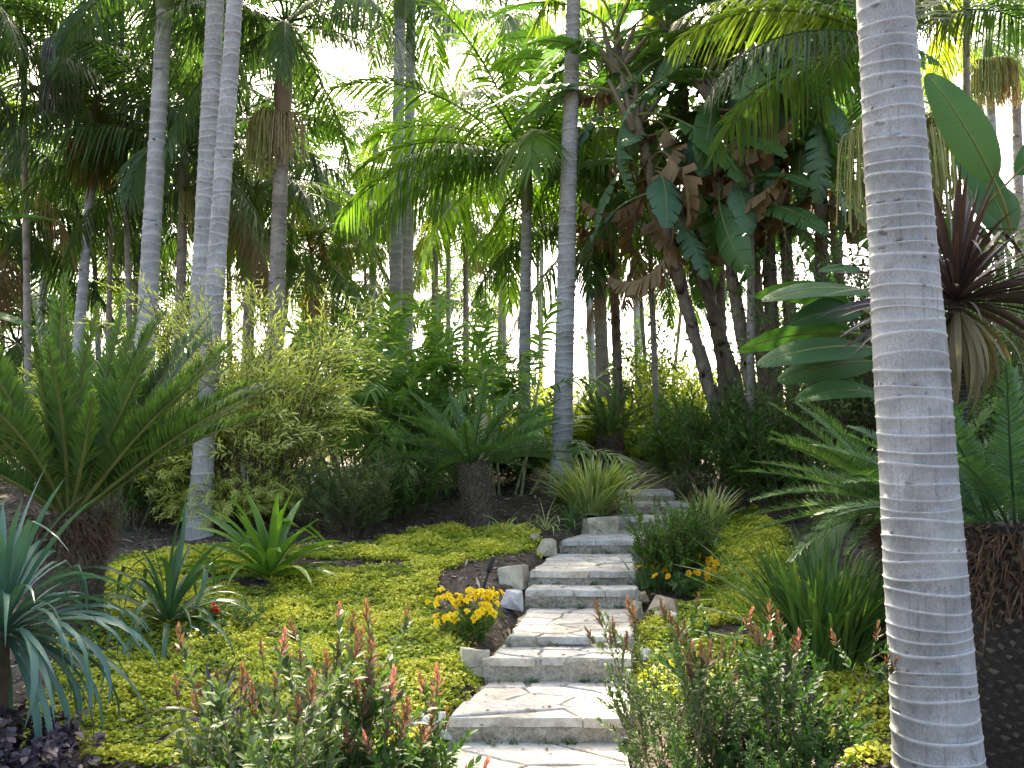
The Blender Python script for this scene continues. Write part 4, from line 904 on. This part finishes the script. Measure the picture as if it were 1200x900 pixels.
# ------------------------------------------------------------------ shrubs
def curves(P0, D, B, t): return P0[:, None] + D[:, None]*t[None, :, None] + B[:, None]*(t**2)[None, :, None]
def shrub_parts(seed, n1, n2, H, spread, base_r, leaf, m, ang=(35, 60), bow=.2, weep=0, fine=False, leafstart=.25, jitter=.2):
    """returns foliage MB, stem MB, tips, tip directions"""
    rs = np.random.RandomState(seed); az = rs.uniform(0, tau, n1); th = spread*np.sqrt(rs.uniform(size=n1)); L = H*rs.uniform(.5, 1.12, n1)/np.maximum(np.cos(th*.6), .5)
    P0 = np.stack([base_r*np.cos(az)*rs.uniform(.1, 1, n1), base_r*np.sin(az)*rs.uniform(.1, 1, n1), np.full(n1, -.03)], 1)
    D = np.stack([np.sin(th)*np.cos(az), np.sin(th)*np.sin(az), np.cos(th)], 1)*L[:, None]; out = np.stack([np.cos(az), np.sin(az), 0*az], 1)
    B = (np.array((0, 0, 1.))*bow - out*bow*.5)*L[:, None]*.5 + (out*.5 - np.array((0, 0, 1.)))*weep*L[:, None]*.5
    t0 = rs.uniform(.3, .95, (n1, n2)); idx = np.repeat(np.arange(n1), n2); tt = t0.ravel()
    Ps = P0[idx] + D[idx]*tt[:, None] + B[idx]*(tt**2)[:, None]; Tg = nrm(D[idx] + 2*B[idx]*tt[:, None]); dv = nrm(Tg + rdirs(rs, len(idx))*.85)
    L2 = H*.28*rs.uniform(.6, 1.2, len(idx)); D2 = dv*L2[:, None]; B2 = (np.array((0, 0, 1.))*bow*.9 - np.array((0, 0, 1.))*weep*1.1)*L2[:, None]*.6
    allP = np.concatenate([P0, Ps]); allD = np.concatenate([D, D2]); allB = np.concatenate([B, B2])
    st = MB(); q = np.linspace(0, 1, 6); wv = np.concatenate([np.outer(np.full(n1, .006*H**.5), 1 - .75*q), np.outer(np.full(len(idx), .003*H**.5), 1 - .6*q)])
    tubes(curves(allP, allD, allB, q), wv, .5, 0, st)
    fo = MB(); K = len(allP); t = leafstart + (1-leafstart)*((np.arange(m)+.5)/m)**.85
    isprim = np.arange(K) < n1; C = curves(allP, allD, allB, t).reshape(-1, 3); T = nrm(allD[:, None] + 2*allB[:, None]*t[None, :, None]).reshape(-1, 3)
    keep = (rs.uniform(size=K*m) < np.where(np.repeat(isprim, m), .75, 1)); ph = np.tile(np.arange(m)*2.39996, K) + np.repeat(rs.uniform(0, tau, K), m)
    X = nrm(np.cross(T, np.array((.3, .2, 1.)))); Y = np.cross(T, X); side = X*np.cos(ph)[:, None] + Y*np.sin(ph)[:, None]
    tj = np.tile(t, K); a = R(ang[1]) + (R(ang[0])-R(ang[1]))*tj; Dl = T*np.cos(a)[:, None] + side*np.sin(a)[:, None] + rs.normal(size=T.shape)*jitter
    Nf = T*1.0 + np.array((0, 0, .6)) - side*.2
    ln = leaf[0]*rs.uniform(.65, 1.2, K*m)*(1.1 - .35*tj); C, Dl, Nf, ln, tj = C[keep], Dl[keep], Nf[keep], ln[keep], tj[keep]
    leaves(C, Dl, Nf, ln, ln*leaf[1], np.clip(rs.uniform(size=len(ln))*.7 + .3*tj, 0, 1), 0, fo, droop=.12, fine=fine)
    tipP = curves(allP, allD, allB, np.array([1.])).reshape(-1, 3); tipT = nrm(allD + 2*allB)
    return fo, st, tipP, tipT
def shoot_mesh(seed, mats, L=.10, nl=13, leafL=.050, ratio=.19, ang0=58, ang1=12):
    rs = np.random.RandomState(seed); t = np.linspace(0, 1, nl); P = np.stack([.01*np.sin(t*2), 0*t, t*L], 1); ph = np.arange(nl)*2.39996; a = R(ang0) + (R(ang1)-R(ang0))*t
    D = np.stack([np.cos(ph)*np.sin(a), np.sin(ph)*np.sin(a), np.cos(a)], 1); mb = MB(); ln = leafL*(1.15 - .45*t)*rs.uniform(.85, 1.15, nl)
    leaves(P, D, np.array((0, 0, 1.)) - D*.3, ln, ln*ratio, np.clip(t*.7 + rs.uniform(size=nl)*.3, 0, 1), 0, mb, fold=.35, droop=-.08, fine=True)
    tube(P, np.linspace(.003, .0015, nl), 5, 0, .2, mb); return mb.mesh('young_shoot', mats)
SHOOT = {'pink': [shoot_mesh(s, ['pink']) for s in (1, 2, 3)], 'bronze': [shoot_mesh(s, ['bronze']) for s in (4, 5, 6)]}
from mathutils import Vector
def shrub(label, base, seed, n1, n2, H, spread, base_r, leaf, m, mat, ang=(35, 60), bow=.2, weep=0, fine=False, tips=None, ntips=0, tsc=1.0, name='shrub', cat='shrub', group=None, start=.25):
    fo, st, tp, td = shrub_parts(seed, n1, n2, H, spread, base_r, leaf, m, ang, bow, weep, fine, start)
    o = thing(name, label, cat, base, group)
    obj('stems', st.mesh('stems', ['stem']), o); obj('foliage', fo.mesh('foliage', [mat]), o)
    if tips:
        rs = np.random.RandomState(seed+1); order = np.argsort(-(tp[:, 2] + rs.uniform(size=len(tp))*H*.35))[:ntips]
        for i in order:
            k = tips if isinstance(tips, str) else tips[rs.randint(len(tips))]
            d = Vector(td[i] + np.array((0, 0, .8))); e = d.to_track_quat('Z', 'Y').to_euler()
            obj('young_shoot', SHOOT[k][rs.randint(3)], o, tp[i] - np.array(d.normalized())*.03, e, tsc*rs.uniform(.75, 1.25))
    return o
SG = 'shrubs with coloured young shoots'
shrub('shrub with dusky pink young shoots at the lower left, in front of the purple rosette', foot(342, 3.55), 111, 40, 8, .74, .52, .2, (.070, .18), 18, 'shrubgrey', (28, 58), .25, fine=True, tips=('bronze', 'pink', 'bronze'), ntips=32, tsc=.8, group=SG)
shrub('shrub with bright salmon pink shoots catching the sun, bottom centre left', foot(442, 3.7), 112, 34, 8, .66, .5, .14, (.062, .2), 18, 'shrub', (28, 58), .25, fine=True, tips=('pink', 'pink', 'bronze'), ntips=28, tsc=.85, group=SG)
shrub('small shrub with coral red shoots in front of the lowest step', foot(537, 3.75), 113, 14, 4, .33, .4, .08, (.045, .17), 18, 'shrub', (28, 58), .25, fine=True, tips=('pink', 'bronze'), ntips=14, tsc=.9, group=SG)
shrub('shrub with dull bronze shoots close to the right side of the steps', foot(790, 4.35), 114, 26, 7, .70, .55, .16, (.050, .16), 18, 'shrubgrey', (28, 58), .25, fine=True, tips=('bronze',), ntips=20, tsc=.75, group=SG)
shrub('shrub with orange and red shoots in front of the large grass clump', foot(895, 4.2), 115, 36, 7, .72, .5, .22, (.048, .24), 18, 'shrub', (28, 58), .25, fine=True, tips=('bronze', 'bronze', 'pink'), ntips=22, tsc=.75, group=SG)
shrub('low green shrub filling the gap between the bronze and the orange-tipped shrubs', foot(862, 3.95), 116, 34, 7, .40, .75, .22, (.042, .22), 20, 'shrub', (30, 62), .2, fine=True)
shrub('rounded dark green bush beside the steps with a few reddish tips', gp(790, 692), 117, 56, 9, .62, .6, .17, (.052, .2), 18, 'bush', (28, 58), .25, tips='bronze', ntips=16, tsc=.55)
shrub('reddish green low bush by the topmost steps', gp(812, 600), 118, 28, 6, .52, .45, .14, (.055, .16), 14, 'shrubgrey', (28, 55), .25, tips='bronze', ntips=14, tsc=.6)
shrub('feathery pale yellow green shrub right of the crossing palm trunks', foot(300, 10.3), 119, 74, 12, 2.75, .27, .35, (.125, .095), 15, 'light', (28, 55), .05, weep=.35, name='feathery_shrub', group='feathery pale shrubs')
shrub('feathery pale yellow green shrub behind the large cycad, left of the crossing trunks', foot(168, 10.6), 120, 80, 11, 1.95, .5, .4, (.125, .095), 16, 'light', (28, 55), .05, weep=.35, name='feathery_shrub', group='feathery pale shrubs')
shrub('low feathery shrub spilling forward under the taller feathery ones', foot(272, 10.3), 121, 60, 12, .8, .85, .4, (.085, .09), 16, 'light', (28, 55), .05, weep=.4, name='feathery_shrub', group='feathery pale shrubs')
shrub('brownish green twiggy bush behind the sword-leaved plant', foot(405, 10.0), 122, 64, 9, .66, .7, .35, (.06, .16), 16, 'shrubgrey', (25, 50), .3, tips='bronze', ntips=10, tsc=.6)
shrub('dark fine-leaved bush in the shade right of the large cycad', foot(118, 9.0), 123, 40, 6, .70, .6, .3, (.035, .12), 14, 'shrub', (25, 50), .3)
shrub('low dark green plant around the red flowers on the golden creeper', gp(262, 742), 124, 30, 5, .22, .9, .16, (.035, .22), 10, 'bush', (40, 70), .1)
shrub('dark purple leaved plant in the bottom left corner', foot(14, 4.6), 125, 38, 6, .34, 1.0, .22, (.062, .36), 8, 'purple', (50, 80), .1, fine=True)

# dense leafy bushes, each with its own leaves
def bush(label, px, d, H, wd, mat, seed, leaf=(.09, .2), n1=60, n2=9, m=12, name='bush', cat='bush', group=None, fine=False, z=0):
    b = foot(px, d); b[2] += z
    return shrub(label, b, seed, n1, n2, H, math.atan2(wd, H*.75), wd*.3, leaf, m, mat, (35, 70), .15, fine=fine, name=name, cat=cat, group=group, start=.15)
UB = 'dark leafy bushes under the bird of paradise'
bush('leafy dark bush at the right end of the upper steps', 800, 12.8, 1.15, .6, 'bush', 131, (.15, .12), 34, 8, 10, group=UB)
bush('dark palmate-leaved bush under the brown leaning stems', 862, 11.6, 1.35, .75, 'bush', 132, (.16, .11), 44, 8, 10, group=UB)
bush('dark bush against the low fronds of the right cycad', 925, 10.8, 1.2, .7, 'bush', 133, (.14, .13), 40, 8, 10, group=UB)
bush('tall dark bush filling the shade behind the long drooping broad leaves', 985, 10.2, 2.6, .8, 'bush', 134, (.10, .2), 60, 10, 10, group=UB)
bush('very tall leafy dark bush behind the thick foreground palm', 1055, 11.0, 3.4, 1.0, 'bush', 135, (.11, .2), 70, 10, 10, group=UB)
bush('glossy ivy-like bush at the right edge below the maroon cordyline', 1190, 7.6, 2.35, .8, 'bush', 136, (.055, .38), 70, 14, 14)
bush('shadowed bush at the foot of the cordyline', 1135, 7.2, 1.5, .5, 'bush', 137, (.07, .3), 44, 10, 12)
bush('small tree with glossy clustered leaves in the sun behind the small cycad', 742, 17.5, 2.45, .8, 'bush', 138, (.17, .2), 34, 8, 10, name='small_tree', cat='tree')
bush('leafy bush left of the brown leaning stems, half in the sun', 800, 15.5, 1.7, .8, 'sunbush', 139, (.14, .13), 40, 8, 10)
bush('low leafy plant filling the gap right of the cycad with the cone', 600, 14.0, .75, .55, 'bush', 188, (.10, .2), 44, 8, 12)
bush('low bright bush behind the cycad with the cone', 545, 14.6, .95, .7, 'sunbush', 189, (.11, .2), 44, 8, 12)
SB = 'sunlit yellow green bushes beyond the steps'
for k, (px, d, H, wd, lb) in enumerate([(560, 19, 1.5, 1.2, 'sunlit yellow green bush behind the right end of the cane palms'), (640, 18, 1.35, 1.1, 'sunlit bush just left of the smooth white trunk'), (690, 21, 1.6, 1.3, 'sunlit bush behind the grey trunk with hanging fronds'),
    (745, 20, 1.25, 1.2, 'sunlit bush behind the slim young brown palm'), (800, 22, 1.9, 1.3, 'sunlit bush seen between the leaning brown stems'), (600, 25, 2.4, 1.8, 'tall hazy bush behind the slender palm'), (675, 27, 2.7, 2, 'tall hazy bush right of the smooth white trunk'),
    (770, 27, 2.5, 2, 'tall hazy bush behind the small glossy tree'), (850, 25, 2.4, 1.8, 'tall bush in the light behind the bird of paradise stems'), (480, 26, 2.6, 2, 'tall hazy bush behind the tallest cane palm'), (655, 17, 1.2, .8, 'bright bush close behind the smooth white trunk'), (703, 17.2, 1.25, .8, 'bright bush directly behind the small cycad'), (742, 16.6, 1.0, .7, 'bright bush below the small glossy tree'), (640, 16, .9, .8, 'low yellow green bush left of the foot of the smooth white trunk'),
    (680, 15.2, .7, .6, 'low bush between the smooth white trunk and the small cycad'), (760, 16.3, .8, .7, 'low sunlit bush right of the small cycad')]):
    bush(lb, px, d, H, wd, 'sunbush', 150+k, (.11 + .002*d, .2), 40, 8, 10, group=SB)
LB = 'backlit bushes between the trunks at the left'
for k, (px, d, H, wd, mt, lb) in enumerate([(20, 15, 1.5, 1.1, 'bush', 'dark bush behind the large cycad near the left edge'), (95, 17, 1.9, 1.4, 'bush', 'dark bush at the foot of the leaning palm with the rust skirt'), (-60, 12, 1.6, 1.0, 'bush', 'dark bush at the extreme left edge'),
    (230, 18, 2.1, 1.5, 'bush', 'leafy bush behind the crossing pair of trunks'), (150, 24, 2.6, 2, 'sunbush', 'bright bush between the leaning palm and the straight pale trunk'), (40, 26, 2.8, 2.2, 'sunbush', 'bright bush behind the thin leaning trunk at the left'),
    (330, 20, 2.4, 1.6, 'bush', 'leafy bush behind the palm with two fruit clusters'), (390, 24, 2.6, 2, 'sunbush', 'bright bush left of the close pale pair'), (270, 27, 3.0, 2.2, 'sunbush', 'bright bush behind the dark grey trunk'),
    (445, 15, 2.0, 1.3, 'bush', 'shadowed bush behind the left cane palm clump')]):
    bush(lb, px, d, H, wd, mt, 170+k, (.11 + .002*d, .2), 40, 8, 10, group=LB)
bush('low dark bush at the foot of the right crossing trunk', 190, 10.4, .8, .7, 'bush', 186, (.07, .2), 44, 8, 12)
bush('low dark green bush between the twiggy bush and the cycad with the cone', 470, 10.9, .75, .6, 'bush', 187, (.08, .16), 44, 8, 12)
RB = 'dark bushes closing the garden at the right'
for k, (px, d, H, wd, mt, lb) in enumerate([(1000, 15, 3.2, 1.3, 'bush', 'dark bush deep in the shade left of the thick foreground trunk'), (1110, 13, 2.6, 1.2, 'bush', 'dark bush behind the stem of the maroon cordyline'), (1230, 12, 3.0, 1.3, 'bush', 'tall dark bush at the right edge above the ivy-like bush'),
    (1250, 9, 2.2, .9, 'bush', 'dark bush cut off by the right edge'), (930, 18, 3.0, 1.5, 'bush', 'tall bush far behind the thick peeling stem'), (1180, 18, 3.4, 1.8, 'bush', 'tall bush far behind the large upright broad leaf')]):
    bush(lb, px, d, H, wd, mt, 190+k, (.13, .2), 46, 8, 10, group=RB)

# ------------------------------------------------------------------ flowers
def flower_mesh(seed, mats, r=.026, n=6):
    rs = np.random.RandomState(seed); mb = MB(); ph = np.arange(n)*tau/n + rs.normal(size=n)*.15; a = R(58) + rs.normal(size=n)*.2
    D = np.stack([np.cos(ph)*np.sin(a), np.sin(ph)*np.sin(a), np.cos(a)], 1); ln = r*rs.uniform(.9, 1.15, n)
    leaves(np.zeros((n, 3)), D, np.tile(np.array((0, 0, 1.)), (n, 1)), ln, ln*.42, rs.uniform(.3, 1, n), 0, mb, fold=.1, droop=.25, fine=True)
    D2 = nrm(D + np.array((0, 0, 1.2))); leaves(np.tile(np.array((0, 0, .002)), (n, 1)), D2, np.tile(np.array((0, 0, 1.)), (n, 1)), ln*.55, ln*.2, rs.uniform(.3, 1, n), 1, mb, droop=0)
    tube(np.array([(0, 0, -.05), (0, 0, 0.)]), [.0018, .0025], 5, 2, .5, mb)
    return mb.mesh('flower', mats)
FL = {'y': [flower_mesh(s, ['yflower', 'yflower', 'shrub']) for s in (1, 2, 3)], 'o': [flower_mesh(s, ['oflower', 'yflower', 'shrub'], .036) for s in (4, 5, 6)], 'r': [flower_mesh(s, ['rflower', 'rflower', 'shrub'], .026, 7) for s in (7, 8)]}
def flowers(label, base, seed, n, kind, H, wd, leaf=(.045, .15), mat='bush', name='flower_plant', clumps=4, sc=1.0):
    rs = np.random.RandomState(seed); fo, st, tp, td = shrub_parts(seed, 34, 5, H*.85, math.atan2(wd, H*.75), wd*.4, leaf, 14, (30, 60), .2)
    o = thing(name, label, 'flowers', base); obj('stems', st.mesh('stems', ['stem']), o); obj('foliage', fo.mesh('foliage', [mat]), o)
    cs = np.stack([rs.uniform(-1, 1, clumps)*wd*.8, rs.uniform(-.9, .5, clumps)*wd, H*rs.uniform(.65, 1.1, clumps)], 1)
    for k in range(n):
        c = cs[k % clumps]; p = c + rs.normal(size=3)*np.array((.055, .05, .03))*wd/.25
        p[2] = max(p[2], H*.35); d = Vector(np.array((p[0]*1.2, p[1]*1.2 - .15, .35)) + rs.normal(size=3)*.15); e = d.to_track_quat('Z', 'Y').to_euler()
        obj('flower', FL[kind][rs.randint(len(FL[kind]))], o, p, e, sc*rs.uniform(.8, 1.2))
    return o
flowers('compact clump of golden yellow flowers on the left of the steps', gp(551, 752), 201, 78, 'y', .30, .27, clumps=7, sc=1.25)
flowers('orange yellow flowers in front of the rounded dark green bush', gp(790, 697), 202, 44, 'o', .26, .30, (.08, .07), 'grass', clumps=4)
flowers('small plant with bright red flowers on the golden creeper by the dark strap leaves', gp(238, 733), 203, 12, 'r', .12, .13, (.035, .25), clumps=2, sc=1.1)

# ------------------------------------------------------------------ creeping ground cover, mulch
def inside(px, py, poly):
    x, y = px, py; c = np.zeros(len(x), bool); n = len(poly); j = n-1
    for i in range(n):
        xi, yi = poly[i]; xj, yj = poly[j]
        c ^= ((yi > y) != (yj > y)) & (x < (xj-xi)*(y-yi)/(yj-yi+1e-12) + xi); j = i
    return c
def wpoly(pts): return [tuple(gp(*p)[:2]) for p in pts]
LEFTP = wpoly([(20, 905), (60, 800), (70, 760), (90, 700), (140, 655), (250, 642), (330, 650), (430, 640), (470, 626), (560, 612), (625, 624), (636, 640), (600, 652), (560, 655), (520, 668), (512, 700), (520, 722), (530, 752), (560, 772), (566, 797), (540, 826), (524, 850), (490, 870), (500, 905)])
RIGHTP = wpoly([(736, 790), (738, 735), (770, 720), (812, 706), (830, 690), (836, 650), (850, 606), (880, 596), (915, 618), (930, 680), (920, 740), (870, 790), (800, 830), (740, 830)])
RIGHT2 = wpoly([(985, 905), (960, 800), (1010, 770), (1050, 830), (1050, 905)])
HOLES = [(gp(390, 664), .8, .14), (gp(262, 682), .35, .10), (gp(860, 745), .25, .18), (gp(545, 690), .27, .5)]
def lowf(x, y): return np.sin(x*5.1 + y*2.3)*np.sin(y*4.7 - x*1.9 + 1) + .6*np.sin(x*11.3 - y*7.7)*np.sin(y*13.1 + x*3.1) + .4*np.sin(x*23 + y*17)*np.sin(y*29 - x*13)
def cover(label, poly, dens, seed):
    rs = np.random.RandomState(seed); pa = np.array(poly); lo, hi = pa.min(0), pa.max(0); n = int(dens*np.prod(hi-lo))
    x = rs.uniform(lo[0], hi[0], n); y = rs.uniform(lo[1], hi[1], n); f = lowf(x, y)
    k = inside(x + .09*lowf(y*3, x*2) + rs.normal(size=n)*.035, y + .09*lowf(x*2, y*3) + rs.normal(size=n)*.035, poly)
    for (c, rx, ry) in HOLES: k &= (((x-c[0])/rx)**2 + ((y-c[1])/ry)**2 + .35*f) > 1
    dp = np.abs(x - pathc(y)); k &= dp > (.40 + .06*f)
    k &= rs.uniform(size=n) < np.clip(1.1 + .45*f, .5, 1)
    x, y, f = x[k], y[k], f[k]; m = len(x)
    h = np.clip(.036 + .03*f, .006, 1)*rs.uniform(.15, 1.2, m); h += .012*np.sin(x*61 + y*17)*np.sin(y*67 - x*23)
    P = np.stack([x, y, ground(x, y) + np.maximum(h, .003) + .004], 1)
    az = rs.uniform(0, tau, m); el = rs.normal(size=m)*.45 + .25; D = np.stack([np.cos(az)*np.cos(el), np.sin(az)*np.cos(el), np.sin(el)], 1)
    Nn = np.array((0, 0, 1.)) + rs.normal(size=(m, 3))*.45; ln = rs.uniform(.017, .034, m)
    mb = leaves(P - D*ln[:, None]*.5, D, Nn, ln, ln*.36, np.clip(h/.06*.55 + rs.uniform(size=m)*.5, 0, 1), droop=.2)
    o = obj('ground_cover', mb.mesh('ground_cover', ['golden'])); tag(o, label, None, None, 'stuff')
cover('golden yellow creeping plant carpeting the soil left of the steps', LEFTP, 12500, 301)
cover('golden green creeping plant right of the steps', RIGHTP, 12500, 302)
cover('golden creeping plant at the foot of the thick foreground palm', RIGHT2, 10000, 303)
def mulch():
    rs = np.random.RandomState(5); n = 62000; y = 3 + 11*rs.uniform(size=n)**1.3; x = rs.uniform(-1, 1, n)*(1.5 + y*.55)
    k = np.abs(x - pathc(y)) > .44; x, y = x[k], y[k]; n = len(x)
    P = np.stack([x, y, ground(x, y) + .006], 1); az = rs.uniform(0, tau, n); el = rs.normal(size=n)*.25; D = np.stack([np.cos(az)*np.cos(el), np.sin(az)*np.cos(el), np.sin(el)], 1)
    ln = rs.gamma(1.6, .028, n) + .014; leafy = leaves(P, D, np.array((0, 0, 1.)) + rs.normal(size=(n, 3))*.3, ln, np.minimum(ln*rs.uniform(.08, .35, n), .012), rs.uniform(size=n)**1.3, droop=0)
    tag(obj('mulch', leafy.mesh('mulch', ['chip'], False)), 'scattered bark chips and dry leaf bits on the soil', None, None, 'stuff')
mulch()

def moss():
    rs = np.random.RandomState(8); mb = MB(); o0 = STEPS
    for si in range(1, len(STEPS)):
        yf, yb, z, fl, fr = STEPS[si][:5]; zb = STEPS[si-1][2]
        x = fl + (fr-fl)*rs.uniform(size=900); m = (np.sin(x*17 + si*3) + np.sin(x*41 + si) + rs.normal(size=900)*.5) > .9; x = x[m]; n = len(x)
        P = np.stack([x, yf - .022 - np.abs(rs.normal(size=n))*.012, zb + .004 + np.abs(rs.normal(size=n))*.014], 1)
        D = rdirs(rs, n); D[:, 2] = np.abs(D[:, 2]); ln = rs.uniform(.006, .017, n)
        leaves(P, D, rdirs(rs, n), ln, ln*.4, rs.uniform(size=n), 0, mb)
    tag(obj('moss', mb.mesh('moss', ['shrub'])), 'green moss and weeds in the corners of the steps', None, None, 'stuff')
    mb = MB(); P = []
    for si in range(0, 7):
        yf, yb, z, fl, fr = STEPS[si][:5]; n = 60 if si == 0 else int(14 + 34*(yb-yf)); y = rs.uniform(max(yf, 3.6) + .03, yb - .03, n); P.append(np.stack([fl + .05 + (fr-fl-.1)*rs.uniform(size=n), y, np.full(n, z + .014)], 1))
    P = np.concatenate(P); n = len(P); az = rs.uniform(0, tau, n); D = np.stack([np.cos(az), np.sin(az), rs.normal(size=n)*.08], 1); ln = rs.uniform(.012, .05, n)
    leaves(P, D, np.tile(np.array((0, 0, 1.)), (n, 1)) + rs.normal(size=(n, 3))*.2, ln, ln*rs.uniform(.12, .35, n), rs.uniform(size=n), 0, mb, fold=.2, droop=0)
    tag(obj('leaf_litter', mb.mesh('leaf_litter', ['dead'])), 'small dry leaves lying on the flagstone treads', None, None, 'stuff')
moss()
